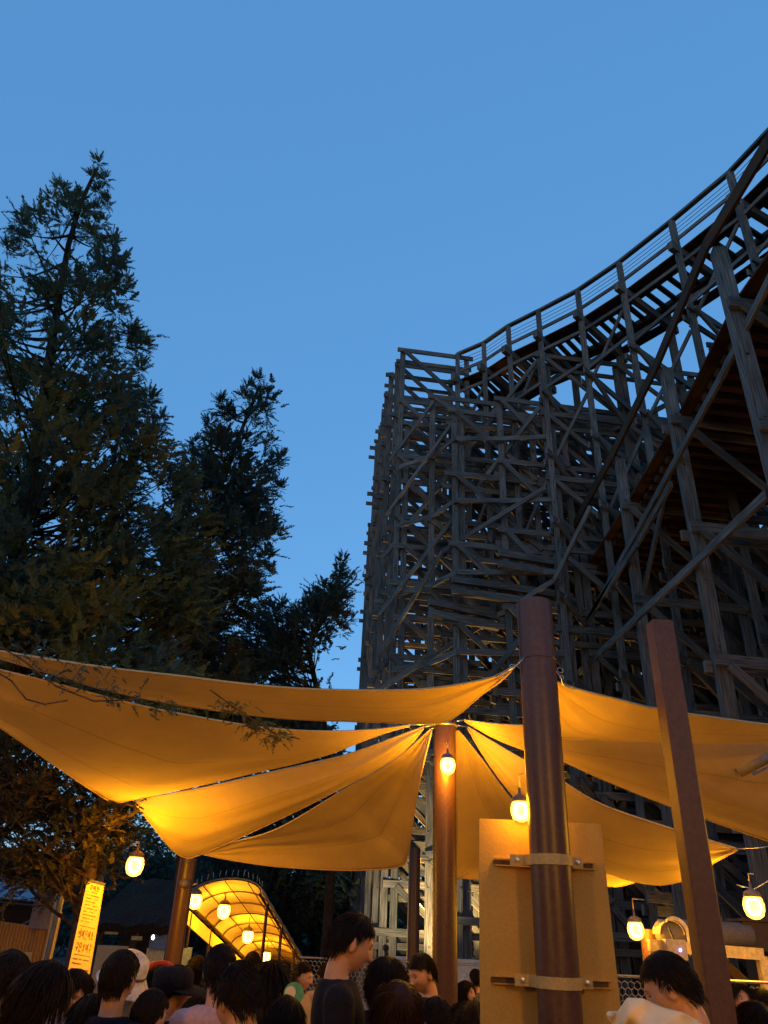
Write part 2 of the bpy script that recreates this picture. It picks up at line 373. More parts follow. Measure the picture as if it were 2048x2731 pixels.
for i in range(len(rail) - 1):
    a, b = rail[i], rail[i + 1]; na, nb_ = NR[i], NR[i + 1]; z = Vector((0, 0, 1))
    mem('handrail', a, b, .14, .09)
    mem('handrail', a - z * .82, b - z * .82, .05, .12)
    for k in (.3, .45, .6): mem('guard_wire', a - z * k, b - z * k, .012, .012, 'wire')
    for o2, h_, w_ in ((.75, .22, .12), (2.0, .22, .12)):            # laminated track stringers
        for k in range(3):
            mem('track_stringer', a + na * o2 - z * (.95 - .1 * k), b + nb_ * o2 - z * (.95 - .1 * k), .32 - .06 * k, .09, 'brown')
    mem('walkway', a + na * .35 - z * 1.06, b + nb_ * .35 - z * 1.06, .36, .05, 'brown')
    mem('walkway', a + na * 2.45 - z * 1.06, b + nb_ * 2.45 - z * 1.06, .36, .05, 'brown')
    nt = 5
    for k in range(nt):
        f = (k + .5) / nt; c = a.lerp(b, f); nn = na.lerp(nb_, f)
        mem('crosstie', c + nn * .5 - z * .86, c + nn * 2.25 - z * .86, .14, .1, 'brown')
    # longitudinal braces between the supports
    mem('ledger', a - z * 1.75, b - z * 1.75, .05, .12); mem('ledger', a - z * 3.3, b - z * 3.0, .05, .12)
    for k, zz in enumerate((18.2, 15.9, 13.6)):
        if (i + k) % 2 == 0: mem('brace', Vector((a.x, a.y, zz - 2.2)) - V * .16, Vector((b.x, b.y, zz)) - V * .16, .05, .11)
        if k % 2: mem('ledger', Vector((a.x, a.y, zz)) + na * 2.3, Vector((b.x, b.y, zz)) + nb_ * 2.3, .06, .16)
# ---- second, lower straight track: posts at x ~ 5.8 running towards the viewer
TP = [qz(*p, 12) for p in ((1915, 668), (1775, 988), (1652, 1228), (1548, 1413))]
TP = [qz(2085, 395, 12), ] + TP; TP = [TP[0] + (TP[0] - TP[1]) * .8] + TP
TP.append(TP[-1] + (TP[-1] - TP[-2]) * 1.0)
X1 = .12
for i, p in enumerate(TP):
    for k, (dx, tz) in enumerate(((0, 12.0), (2.5, 11.0), (4.9, 10.9), (7.4, 12.5))):
        f = Vector((p.x + dx * U.x, p.y + dx * U.y, 0)); mem('post', f, f + Vector((0, 0, tz)), .22 if k == 0 else .18, .2)
    base = Vector((p.x, p.y, 0)); z = Vector((0, 0, 1))
    for k, zz in enumerate((10.6, 8.2, 5.7, 3.2)):
        mem('ledger', base - U * .2 + z * zz + V * .16, base + U * 7.8 + z * zz + V * .16, .07, .2)
        if i % 2: mem('ledger', base - U * .2 + z * (zz - .02) - V * .16, base + U * 7.8 + z * (zz - .02) - V * .16, .07, .2)
        for m_ in ((0, 1) if k < 2 else (0, 1, 2)):
            u0 = (0, 2.5, 4.9)[m_]; u1 = (2.5, 4.9, 7.4)[m_]
            mem('brace', base + U * u0 + z * (zz - .1) + V * .24, base + U * u1 + z * (zz - 2.4) + V * .24, .06, .15)
for i in range(len(TP) - 1):
    a, b = TP[i], TP[i + 1]; z = Vector((0, 0, 1)); s_ = Vector((-.18, 0, 0))
    mem('handrail', a + s_ + z * .12, b + s_ + z * .12, .06, .26, 'brown')
    for o2 in (.9, 2.2):
        for k in range(3): mem('track_stringer', a + U * o2 - z * (1.15 - .12 * k), b + U * o2 - z * (1.15 - .12 * k), .42 - .06 * k, .11, 'brown')
    nt = 9
    for k in range(nt):
        c = a.lerp(b, (k + .5) / nt); mem('crosstie', c + U * .3 - z * 1.32, c + U * 2.9 - z * 1.32, .16, .12, 'brown')
    for k in range(12): mem('walkway', a + U * (.2 + .265 * k) - z * 1.16, b + U * (.2 + .265 * k) - z * 1.16, .25, .04, 'brown')
    # third and fourth tracks, further right, lower and higher
    for (o3, zz) in ((4.6, 8.6), (5.7, 11.6), (8.5, 9.6), (3.4, 6.0)):
        for k in range(5): mem('walkway', a + U * (o3 + .3 * k) + z * (zz - 12), b + U * (o3 + .3 * k) + z * (zz - 12), .27, .05, 'brown')
        mem('track_stringer', a + U * (o3 - .3) + z * (zz - 12), b + U * (o3 - .3) + z * (zz - 12), .16, .4, 'brown')
        mem('track_stringer', a + U * (o3 + 1.6) + z * (zz - 12), b + U * (o3 + 1.6) + z * (zz - 12), .16, .4, 'brown')
for a, b, X_ in (((1575, 1765), (2047, 1317), 5.55), ((1567, 1659), (1925, 1003), 5.6), ((1495, 1760), (1700, 1450), 5.6), ((1785, 1265), (1712, 1600), 6.3), ((1925, 1003), (2075, 700), 5.6), ((1700, 1450), (1790, 1290), 5.65), ((1430, 1900), (1575, 1765), 5.6)):
    mem('brace', qx(*a, X_), qx(*b, X_), .06, .15)
# right hand back frames, seen through the gaps
for i in range(6):
    yy = 16.0 + 2.6 * i; bent((9.2 + .35 * i, yy), 12, 16.5 - .8 * i, lev=2.5, bay=2.4, flip=bool(i % 2))
for zz in (6.5, 9.5, 13.5):
    for k in range(4): mem('walkway', (9.2 + .5 * k, 14, zz), (12.5 + .5 * k, 31, zz + .6), .45, .05, 'brown')
# rank members by how large they show and split them into parts
def shown(m):
    tot = 0
    for k in range(7):
        p = m[1].lerp(m[2], k / 6); x, y, d = proj(p)
        if -40 < x < W + 40 and 0 < y < 2450: tot += 1 / d
    return tot * (m[2] - m[1]).length * max(m[3], m[4]) / (proj(m[1].lerp(m[2], .5))[2])
kinds = {}
for m in MEM: kinds.setdefault(m[0], []).append(m)
for kd, ms in kinds.items():
    ms.sort(key=shown, reverse=True); rest = {}
    lim = 98 if kd not in ('guard_wire',) else 30
    for i, m in enumerate(ms):
        if i < lim and shown(m) > 0:
            b = MB(); b.beam(*m[1:5])
            if kd == 'post' and i < 60:            # bolt heads on the near face
                dd = (m[2] - m[1]); n_ = int(dd.length / 1.2)
                for k in range(1, n_):
                    c = m[1] + dd * (k / n_) ; b.box(c + Vector((jit(.04), -m[4] / 2 - .012, 0)), (.035, .03, .035))
            obj(kd, b, m[5], CO)
        else: rest.setdefault(m[5], []).append(m)
    for mt_, rs in rest.items():
        b = MB()
        for m in rs: b.beam(*m[1:5])
        o = obj(kd, b, mt_, CO); o['kind'] = 'stuff'
#@@SAILS
def resample(pts, n):
    L = [0]
    for a, b in zip(pts[:-1], pts[1:]): L.append(L[-1] + (b - a).length)
    out = []
    for i in range(n):
        s_ = L[-1] * i / (n - 1); k = 0
        while k < len(L) - 2 and L[k + 1] < s_: k += 1
        f = (s_ - L[k]) / max(L[k + 1] - L[k], 1e-6)
        p0 = pts[max(k - 1, 0)]; p1 = pts[k]; p2 = pts[k + 1]; p3 = pts[min(k + 2, len(pts) - 1)]
        c = .5 * ((2 * p1) + (p2 - p0) * f + (2 * p0 - 5 * p1 + 4 * p2 - p3) * f * f + (3 * p1 - p0 - 3 * p2 + p3) * f ** 3)
        out.append(c)
    return out
def sail(label, top, bot, sag=.10, sg=1, seed=0, fold=None, mat='canvas', conv=v):
    A = resample([conv(*p) for p in top], 60); B = resample([conv(*p) for p in bot], 60); m = 30
    g = MB(); vs = []; cols = len(A)
    cen = (A[cols // 2] + B[cols // 2]) / 2; nn = (A[-1] - A[0]).cross(B[cols // 2] - A[cols // 2]).normalized()
    if nn.z < 0: nn = -nn
    for i in range(cols):
        for j in range(m + 1):
            f = j / m; u = i / (cols - 1); wd_ = (B[i] - A[i]).length
            p = A[i].lerp(B[i], f)
            d = -sag * sg * math.sin(PI * f) * min(1, wd_ / .6)
            d += .014 * math.sin(f * 21 + 3 * math.sin(u * 4 + seed)) * math.sin(PI * f) * ((1 - u) ** 1.5 + u ** 6) * min(1, wd_ * 3)
            d += .012 * (abs(math.sin(f * 9 + u * 2.5 + seed * 1.7)) ** 6) * math.sin(PI * f) * (.4 + .6 * abs(2 * u - 1)) * min(1, wd_ * 2)
            d += .03 * noise.noise(Vector((u * 3, f * 2.5, seed * 3.1))) * math.sin(PI * f)
            vs.append(p + nn * d)
    fs = [(i * (m + 1) + j, i * (m + 1) + j + 1, (i + 1) * (m + 1) + j + 1, (i + 1) * (m + 1) + j) for i in range(cols - 1) for j in range(m)]
    g.add(vs, fs, [[(a / cols, b / m) for a, b in ((i, j), (i, j + 1), (i + 1, j + 1), (i + 1, j))] for i in range(cols - 1) for j in range(m)])
    o = obj('shade_sail', g, mat, smooth=True)
    sd = o.modifiers.new('thick', 'SOLIDIFY'); sd.thickness = .003; sd.offset = 0
    tag(o, label, 'shade sail', 'beige shade sails strung between the brown poles')
    h = MB(); h.tube(A, .009, 6); h.tube(B, .009, 6)
    obj('hem', h, mat, o, True)
    return o, A, B
SA = {}
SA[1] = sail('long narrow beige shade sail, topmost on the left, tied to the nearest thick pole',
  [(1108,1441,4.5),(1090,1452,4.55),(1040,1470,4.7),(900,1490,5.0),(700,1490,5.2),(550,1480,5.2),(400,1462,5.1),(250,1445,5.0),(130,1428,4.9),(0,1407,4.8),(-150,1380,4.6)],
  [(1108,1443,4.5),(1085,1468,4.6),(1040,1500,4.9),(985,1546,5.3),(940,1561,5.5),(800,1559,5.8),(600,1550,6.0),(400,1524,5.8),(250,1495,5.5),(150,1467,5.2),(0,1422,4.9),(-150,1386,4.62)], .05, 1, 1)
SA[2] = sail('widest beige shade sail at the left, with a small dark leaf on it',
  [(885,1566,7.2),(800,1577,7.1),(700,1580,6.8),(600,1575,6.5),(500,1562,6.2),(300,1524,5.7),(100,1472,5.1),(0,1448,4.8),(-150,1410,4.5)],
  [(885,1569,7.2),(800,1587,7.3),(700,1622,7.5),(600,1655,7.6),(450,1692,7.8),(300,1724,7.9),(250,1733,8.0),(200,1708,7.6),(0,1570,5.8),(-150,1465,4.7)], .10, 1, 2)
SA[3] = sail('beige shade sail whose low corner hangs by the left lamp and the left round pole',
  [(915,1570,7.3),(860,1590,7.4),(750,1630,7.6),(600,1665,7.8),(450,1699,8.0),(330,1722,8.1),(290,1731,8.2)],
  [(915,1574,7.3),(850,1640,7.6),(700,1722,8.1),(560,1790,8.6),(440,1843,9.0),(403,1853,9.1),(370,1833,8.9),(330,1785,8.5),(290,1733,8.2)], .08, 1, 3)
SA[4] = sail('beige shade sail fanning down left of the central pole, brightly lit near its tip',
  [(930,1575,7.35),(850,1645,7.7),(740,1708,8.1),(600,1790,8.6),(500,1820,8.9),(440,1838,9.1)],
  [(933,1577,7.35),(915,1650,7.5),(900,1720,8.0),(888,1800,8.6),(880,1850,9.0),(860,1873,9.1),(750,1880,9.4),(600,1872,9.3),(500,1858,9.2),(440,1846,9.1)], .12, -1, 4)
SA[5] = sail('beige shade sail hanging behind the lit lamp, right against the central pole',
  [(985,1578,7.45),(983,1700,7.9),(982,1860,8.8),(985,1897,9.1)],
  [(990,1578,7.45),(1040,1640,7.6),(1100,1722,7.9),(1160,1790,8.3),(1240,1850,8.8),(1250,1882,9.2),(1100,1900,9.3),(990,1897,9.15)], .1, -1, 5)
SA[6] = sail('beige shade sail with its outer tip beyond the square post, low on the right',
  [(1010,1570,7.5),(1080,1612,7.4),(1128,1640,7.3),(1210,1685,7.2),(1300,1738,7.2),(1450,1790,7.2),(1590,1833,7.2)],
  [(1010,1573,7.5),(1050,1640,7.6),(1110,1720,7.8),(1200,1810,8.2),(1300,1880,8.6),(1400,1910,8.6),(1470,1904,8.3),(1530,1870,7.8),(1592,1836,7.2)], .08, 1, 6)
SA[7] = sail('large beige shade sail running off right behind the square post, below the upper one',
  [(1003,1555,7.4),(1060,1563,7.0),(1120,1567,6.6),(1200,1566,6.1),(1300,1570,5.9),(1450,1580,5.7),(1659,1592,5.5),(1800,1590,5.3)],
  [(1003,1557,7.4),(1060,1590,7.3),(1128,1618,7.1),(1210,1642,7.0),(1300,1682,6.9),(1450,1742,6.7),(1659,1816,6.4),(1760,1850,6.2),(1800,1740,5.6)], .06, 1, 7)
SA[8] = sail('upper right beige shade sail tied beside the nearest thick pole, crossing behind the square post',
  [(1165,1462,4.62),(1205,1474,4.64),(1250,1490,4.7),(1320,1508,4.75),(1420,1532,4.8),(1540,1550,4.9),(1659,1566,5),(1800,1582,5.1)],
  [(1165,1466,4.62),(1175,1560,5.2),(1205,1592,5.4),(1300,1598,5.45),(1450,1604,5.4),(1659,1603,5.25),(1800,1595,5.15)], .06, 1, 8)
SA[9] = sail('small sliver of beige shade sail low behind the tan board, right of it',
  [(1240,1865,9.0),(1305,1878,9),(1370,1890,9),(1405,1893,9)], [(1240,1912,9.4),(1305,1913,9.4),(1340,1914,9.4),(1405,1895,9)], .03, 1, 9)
I = lambda x, y, z: Vector((x, y, z))  # next two sails are unseen, added to keep sky light off the foreground
sail('unseen beige sail added overhead behind the viewer to block sky light, on the left', [(.2, .55, 3.5), (-2.5, .3, 3.35), (-6, .2, 3.3)], [(.2, -4.2, 3.6), (-2.5, -4.6, 3.3), (-6, -5, 3.2)], .1, 1, 11, conv=I)
sail('unseen beige sail added overhead behind the viewer to block sky light, on the right', [(.4, .55, 3.5), (3, .3, 3.4), (6.5, .1, 3.3)], [(.4, -4.2, 3.6), (3, -4.6, 3.3), (6.5, -5, 3.2)], .1, 1, 12, conv=I)
# leaf lying on the widest sail
g = MB(); c = v(130, 1567, 6.0)
g.ell(c, (.06, .03, .006), Euler((.2, .1, .5)).to_matrix(), 10, 5); g.ell(c + Vector((.06, -.02, .0)), (.04, .018, .005), Euler((.1, .3, 1.1)).to_matrix(), 10, 5)
tag(obj('fallen_leaf', g, 'bark'), 'small dark dry leaf stuck to the widest left sail', 'leaf')
#@@POLES
def pole(label, top, Y, r, zt=None, mat='post', ring=None):
    p = q(*top, Y); e = emptyo('canopy_pole', (p.x, p.y, 0)); tag(e, label, 'pole', 'brown poles holding up the shade sails')
    g = MB(); g.lathe([(r, 0), (r, p.z - .004), (r * .97, p.z)], (p.x, p.y, 0), n=40); obj('shaft', g, mat, e, True).modifiers.new('e', 'EDGE_SPLIT')
    g = MB(); g.lathe([(r * 1.7, 0), (r * 1.7, .02), (r * 1.02, .03)], (p.x, p.y, 0.002), n=32); obj('base_plate', g, mat, e)
    return e, p
E1, P1 = pole('nearest thick round brown pole, rising above the sails, with the tan board clamped to it', (1424, 1608), 4.5, .112)
g = MB(); zj = q(1424, 1762, 4.5).z; g.lathe([(.1135, -.006), (.117, -.002), (.117, .002), (.1135, .006)], (P1.x, P1.y, zj), n=40, capb=False); obj('seam_ring', g, 'post', E1, True)
E2, P2 = pole('central round brown pole carrying a lit cage lamp below the meeting point of the sails', (1186, 1922), 7.4, .108)
E3, P3 = pole('round brown pole at the left in front of the arched tunnel canopy', (503, 2290), 9.6, .095)
E4, P4 = pole('slim dark brown pole just left of the central pole, before the lit lattice base', (1106, 2262), 14.0, .10)
E5, P5 = pole('yellow lit round pole beside the right hand small lamp', (1730, 2478), 9.5, .10)
# ball cap on the left pole
g = MB(); c = q(491, 2356, 9.4); g.ell(c, (.055, .055, .05), None, 16, 10); g.tube([c, Vector((P3.x, P3.y, c.z))], .02); obj('pulley_ball', g, 'lampcap', E3, True)
# square post
ps = q(1758, 1662, 4.4); e = emptyo('square_post', (ps.x, ps.y, 0)); tag(e, 'square reddish brown steel post at the right, standing in front of the sails', 'post')
g = MB(); a = .066; Rz = Matrix.Rotation(math.radians(1), 3, 'Z'); b_ = .008
ring = [(-a + b_, -a), (a - b_, -a), (a, -a + b_), (a, a - b_), (a - b_, a), (-a + b_, a), (-a, a - b_), (-a, -a + b_)]
vs = [Rz @ Vector((x, y, 0)) + Vector((ps.x, ps.y, zz)) for zz in (0, ps.z) for x, y in ring]
g.add(vs, [(k, (k + 1) % 8, (k + 1) % 8 + 8, k + 8) for k in range(8)] + [tuple(range(8, 16)), tuple(range(7, -1, -1))]); obj('shaft', g, 'sqpost', e)
g = MB(); g.box((ps.x, ps.y, .012), (.26, .26, .02), 0); obj('base_plate', g, 'sqpost', e)
# ropes, shackles and rings at the pole heads
def rope(label, pts, r=.006, mat='steel', loops=()):
    e = emptyo('tie_rope', pts[0]); tag(e, label, 'rope')
    g = MB(); g.tube(pts, r, 6); obj('cord', g, mat, e, True)
    for c, rr in loops:
        g = MB(); g.tube([Vector(c) + Vector((rr * math.cos(a), rr * .4 * math.sin(a), rr * math.sin(a))) for a in np.linspace(0, 2 * PI, 14)], r * .5, 6); obj('shackle', g, 'steel', e, True)
    return e
rope('metal shackles and cord tying the topmost left sail to the nearest pole', [P1 + Vector((-.09, -.06, zj - P1.z)), v(1115, 1438, 4.45), v(1095, 1450, 4.5), v(1070, 1462, 4.6)], .005, 'steel', [(v(1107, 1440, 4.42), .016), (v(1085, 1458, 4.5), .012)])
rope('metal shackles tying the upper right sail to the nearest pole', [Vector((P1.x + .1, P1.y + .05, zj - .02)), v(1212, 1462, 4.6), v(1215, 1478, 4.62), v(1245, 1492, 4.66)], .005, 'steel', [(v(1210, 1448, 4.5), .018), (v(1213, 1463, 4.5), .014)])
hub = MB()
for a in (SA[2], SA[3], SA[4], SA[5], SA[6], SA[7]): hub.tube([a[1][0], Vector((P2.x, P2.y, P2.z - .03)) + (a[1][0] - Vector((P2.x, P2.y, P2.z - .03))).normalized() * .1], .007, 6)
obj('head_rope', hub, 'steel', E2, True)
g = MB(); g.lathe([(.112, -.012), (.125, -.012), (.125, .012), (.112, .012)], (P2.x, P2.y, P2.z - .05), n=32, capb=False); obj('head_ring', g, 'steel', E2, True)
for lab, a, b in (('thin cord from the corner of the widest left sail to the tree', v(243, 1734, 8.0), q(262, 2150, 8.7)), ('thin cord from the low sail corner to the left pole', v(402, 1853, 9.1), Vector((P3.x, P3.y, P3.z - .06))),
                  ('thin wires running right from the outer tip of the low right sail', v(1590, 1834, 7.2), v(1700, 1822, 7.0))):
    rope(lab, [a, a.lerp(b, .5) - Vector((0, 0, .01)), b], .004)
#@@BOARD
bc = Vector((P1.x, P1.y, 0)); BY = P1.y + .16
tl = q(1271, 2190, BY); tr_ = q(1608, 2190, BY); bl = q(1279, 2775, BY)
e = emptyo('sign_board', (P1.x, BY, tl.z)); tag(e, 'large tan sign board seen from behind, strapped to the nearest thick pole', 'sign board')
x0, x1, z1, z0 = tl.x, tr_.x, (tl.z + tr_.z) / 2, bl.z; r = .022
out = []
for (cx, cz_, a0) in ((x1 - r, z1 - r, 0), (x0 + r, z1 - r, PI / 2), (x0 + r, z0 + r, PI), (x1 - r, z0 + r, 1.5 * PI)):
    for k in range(7): a = a0 + PI / 2 * k / 6; out.append((cx + r * math.cos(a) * (1 if z1 - cz_ > .1 else .3), cz_ + r * math.sin(a)))
g = MB(); nO = len(out); g.add([(x, BY, z) for x, z in out] + [(x, BY + .03, z) for x, z in out], [tuple(range(nO)), tuple(range(2 * nO - 1, nO - 1, -1))] + [(k, k + nO, (k + 1) % nO + nO, (k + 1) % nO) for k in range(nO)])
obj('panel', g, 'board', e)
for zc, wl, wr in ((q(1450, 2290, P1.y - .1).z, .30, .27), (q(1460, 2622, P1.y - .1).z, .31, .32)):
    g = MB()
    for k in (-1, 1): g.box((P1.x, BY - .012, zc - .008 + k * .017), (wl + wr, .02, .006))
    o = obj('mounting_rail', g, 'board', e)
    g = MB(); g.box((P1.x - .01, BY - .003, zc - .008), (wl + wr, .008, .022)); obj('rail_slot', g, 'slot', o)
    g = MB(); n = 24; R1 = .116; prof = []
    prof.append(Vector((-.215, .06, 0))); prof.append(Vector((-.135, .06, 0)))
    for k in range(n + 1):
        a = PI + PI * k / n; prof.append(Vector((R1 * math.cos(a), R1 * math.sin(a) * .98, 0)))
    prof.append(Vector((.135, .06, 0))); prof.append(Vector((.195, .06, 0)))
    vs = []
    for i, p in enumerate(prof):
        tn = (prof[min(i + 1, len(prof) - 1)] - prof[max(i - 1, 0)]).normalized(); nn = Vector((tn.y, -tn.x, 0)) * .004
        for h in (-.027, .027):
            for s_ in (0, 1): vs.append(Vector((P1.x, P1.y, zc + h)) + p + nn * s_)
    fs = []
    for i in range(len(prof) - 1):
        o_ = i * 4; fs += [(o_, o_ + 4, o_ + 5, o_ + 1), (o_ + 2, o_ + 3, o_ + 7, o_ + 6), (o_ + 1, o_ + 5, o_ + 7, o_ + 3), (o_, o_ + 2, o_ + 6, o_ + 4)]
    g.add(vs, fs); st = obj('clamp_strap', g, 'strap', e)
    for dx in (-.175, .165):
        g = MB(); c = Vector((P1.x + dx, P1.y + .052, zc)); g.lathe([(.014, 0), (.014, .004), (.009, .005), (.009, .014), (.004, .015), (.004, .022)], c, Vector((0, -1, 0)), 6); obj('bolt', g, 'steel', st)
#@@LAMPS
LAMPN = [0]
def cage_lamp(label, c, R=.07, power=14, mount=None, grp='caged lamps glowing yellow around the plaza', cap=True, lightr=None):
    R *= .72; e = emptyo('cage_lamp', c); tag(e, label, 'lamp', grp); c = Vector(c)
    g = MB(); g.lathe([(R * .2, -R * 1.05), (R * .55, -R * .9), (R * .8, -R * .45), (R * .85, R * .1), (R * .7, R * .55), (R * .45, R * .8)], c, n=20); gb = g
    g = MB(); g.lathe([(.001, -R * 1.45), (R * .5, -R * 1.36), (R * .9, -R * 1.08), (R * 1.12, -R * .5), (R * 1.18, R * .1), (R * 1.05, R * .65), (R * .9, R * .85)], c, n=28, capb=False); o = obj('halo_jar', g, 'jar', e, True); obj('bulb', gb, 'bulb', o, True)  # outer jar carries the imitated halo, bulb sits inside
    g = MB(); g.lathe([(R * .92, R * .85), (R * .98, R * 1.0), (R * .9, R * 1.35), (R * .55, R * 1.6), (R * .2, R * 1.75), (R * .12, R * 2.4)], c, n=20); obj('lamp_cap', g, 'lampcap', e, True)
    g = MB()
    for k in range(8):
        a = 2 * PI * k / 8; g.tube([c + Vector((math.cos(a) * R * rr, math.sin(a) * R * rr, h * R)) for rr, h in ((1.12, .9), (1.15, 0), (1.02, -.8), (.5, -1.4))], R * .022, 4)
    for rr, h in ((1.14, .3), (1.1, -.4)): g.tube([c + Vector((math.cos(a) * R * rr, math.sin(a) * R * rr, h * R)) for a in np.linspace(0, 2 * PI, 17)], R * .022, 4)
    obj('wire_cage', g, 'wire', e, True)
    if mount is not None:
        g = MB(); m_ = Vector(mount); t_ = c + Vector((0, 0, R * 2.4)); g.tube([t_, Vector((t_.x, t_.y, max(t_.z + .03, m_.z))) if abs(m_.x - t_.x) + abs(m_.y - t_.y) > .02 else t_.lerp(m_, .5), m_], R * .1, 6); obj('bracket_arm', g, 'lampcap', e, True)
    l = bpy.data.lights.new('lamp_light', 'POINT'); l.energy = power; l.color = LC; l.shadow_soft_size = R * 2.0
    lo = bpy.data.objects.new('lamp_light', l); col.objects.link(lo); lo.parent = e
    l.use_shadow = True
    return e
LC = (1, .43, .012); PW = 3.1
c6 = q(1194, 2040, 7.17)
cage_lamp('lit cage lamp fixed to the central pole under the meeting sails', c6, .085, 30 * PW, Vector((P2.x, P2.y - .09, c6.z + .22)))
c7 = q(1388, 2160, 4.68)
cage_lamp('lit cage lamp half hidden behind the nearest thick pole', c7, .07, 22 * PW, Vector((P1.x - .03, P1.y + .08, c7.z + .2)))
cage_lamp('lit cage lamp hanging alone at the left beside the yellow banner', q(360, 2306, 7.9), .10, 40 * PW, q(283, 2290, 8.9))
cage_lamp('lit cage lamp at the mouth of the arched tunnel, beside the left round pole', q(521, 2401, 11.0), .105, 22 * PW, q(505, 2365, 11.2))
cage_lamp('second lit lamp inside the arched tunnel, under its second rib', q(597, 2428, 18.6), .17, 42 * PW, q(597, 2385, 18.6))
cage_lamp('third lit lamp inside the arched tunnel, mid way down', q(661, 2496, 20.6), .16, 38 * PW, q(661, 2440, 20.6))
cage_lamp('lowest lit lamp at the far end of the arched tunnel', q(710, 2550, 22.4), .14, 34 * PW, q(710, 2500, 22.4))
cage_lamp('big bright lit cage lamp at the right edge beyond the square post', q(2010, 2415, 7.6), .11, 32 * PW, q(2010, 2330, 7.6))
c9 = q(1695, 2478, 9.3)
cage_lamp('smaller lit cage lamp right of the tan board, beside the yellow lit pole', c9, .105, 24 * PW, Vector((P5.x, P5.y, c9.z + .3)))
# the same lamps stand round the rest of the plaza, out of the picture
for lab, c, pw in (('plaza cage lamp standing off to the left of the viewer', (-3.9, 5.2, 2.55), 28), ('plaza cage lamp standing off to the right of the viewer', (4.3, 5.6, 2.5), 45),
                   ('plaza cage lamp behind the viewer on the left', (-2.2, .3, 2.6), 70), ('plaza cage lamp behind the viewer on the right', (2.4, -.6, 2.8), 100)):
    le = cage_lamp(lab, c, .09, pw * PW, (c[0], c[1], 3.1))
    g = MB(); g.tube([(c[0] + .25, c[1], 0), (c[0] + .25, c[1], 3.1), (c[0], c[1], 3.1)], .03, 10); obj('lamp_post', g, 'post', le, True)
g = MB(); c = q(408, 2500, 12); g.ell(c, (.02, .02, .028), None, 12, 8); o = obj('small_lamp', g, 'small', None, True); tag(o, 'tiny white lamp on the dark kiosk post, left of the round pole', 'lamp')
# flood lamps at the foot of the timber structure
def flood(label, c, aim, pw, colr=(1, .72, .33), size=math.radians(110)):
    c = Vector(c); aim = Vector(aim); d = (aim - c).normalized(); e = emptyo('floodlight', c); tag(e, label, 'floodlight', 'floodlights at the foot of the coaster')
    g = MB(); g.lathe([(.03, -.07), (.05, -.05), (.065, 0), (.068, .006), (.06, .003)], c, d, 16); obj('housing', g, 'dark', e, True)
    g = MB(); g.lathe([(.056, .004), (.03, .008), (.005, .009)], c, d, 16); obj('lens', g, 'small', e, True)
    g = MB(); g.tube([c, (c.x, c.y, 0)], .025, 8); obj('stand', g, 'dark', e)
    l = bpy.data.lights.new('flood_light', 'SPOT'); l.energy = pw; l.color = colr; l.spot_size = size; l.spot_blend = .8; l.shadow_soft_size = .1
    lo = bpy.data.objects.new('flood_light', l); col.objects.link(lo); lo.matrix_basis = Matrix.Translation(c + d * .06) @ (-d).to_track_quat('Z', 'Y').to_matrix().to_4x4()
    mw = lo.matrix_basis.copy(); lo.parent = e; lo.matrix_parent_inverse = parent_world(e).inverted(); lo.matrix_basis = mw
flood('tiny bright floodlight low at the left of the lit lattice base', q(1029, 2527, 18.0), (1.5, 21, 3.5), 620, (1, .78, .42))
flood('floodlight aimed up under the near corner of the coaster', (2.2, 19.2, .5), (2.6, 22.5, 9), 1600, (1, .62, .2))
flood('floodlight deep inside the coaster aimed at its decks', (6.6, 17.5, .5), (7.2, 15, 11), 260, (1, .5, .14))
flood('floodlight at the far side of the coaster tower, aimed straight up', (1.6, 22.9, 1.5), (2.6, 23.6, 20), 5200, (1, .5, .12), math.radians(75))
flood('floodlight between the coaster frames behind the central pole, aimed up', (4.6, 20.9, 1.5), (4.4, 21.6, 20), 4200, (1, .5, .12), math.radians(75))
#@@TREES
def spray_proto(k):
    """one drooping frond: stem with leaflets either side, about 1 long"""
    r_ = random.Random(k); vs = []; fs = []; n = 10
    for i in range(n):
        f = (i + .6) / n; y = f; z = -.18 * f * f; L = .34 * (1 - f * .75) * r_.uniform(.7, 1.2)
        for s_ in (-1, 1):
            a = math.radians(r_.uniform(30, 60)); b0 = len(vs); dx = s_ * math.sin(a) * L; dy = math.cos(a) * L; dz = r_.uniform(-.12, .08)
            w_ = .075
            vs += [(0, y - w_ * .5, z), (0, y + w_ * .5, z), (dx, dy + y, z + dz), (dx * .55 + s_ * .01, dy * .5 + y - w_ * .6, z + dz * .5 - .03), (dx * .55, dy * .55 + y + w_ * .6, z + dz * .5 + .02)]
            fs += [(b0, b0 + 3, b0 + 4), (b0, b0 + 4, b0 + 1), (b0 + 3, b0 + 2, b0 + 4)]
    b0 = len(vs); vs += [(-.012, 0, 0), (.012, 0, 0), (0, 1.05, -.2)]; fs += [(b0, b0 + 1, b0 + 2)]
    b0 = len(vs); vs += [(-.05, .85, -.13), (.05, .85, -.13), (0, 1.15, -.24)]; fs += [(b0, b0 + 1, b0 + 2)]
    return np.array(vs), np.array(fs)
PROT = [spray_proto(k) for k in range(6)]
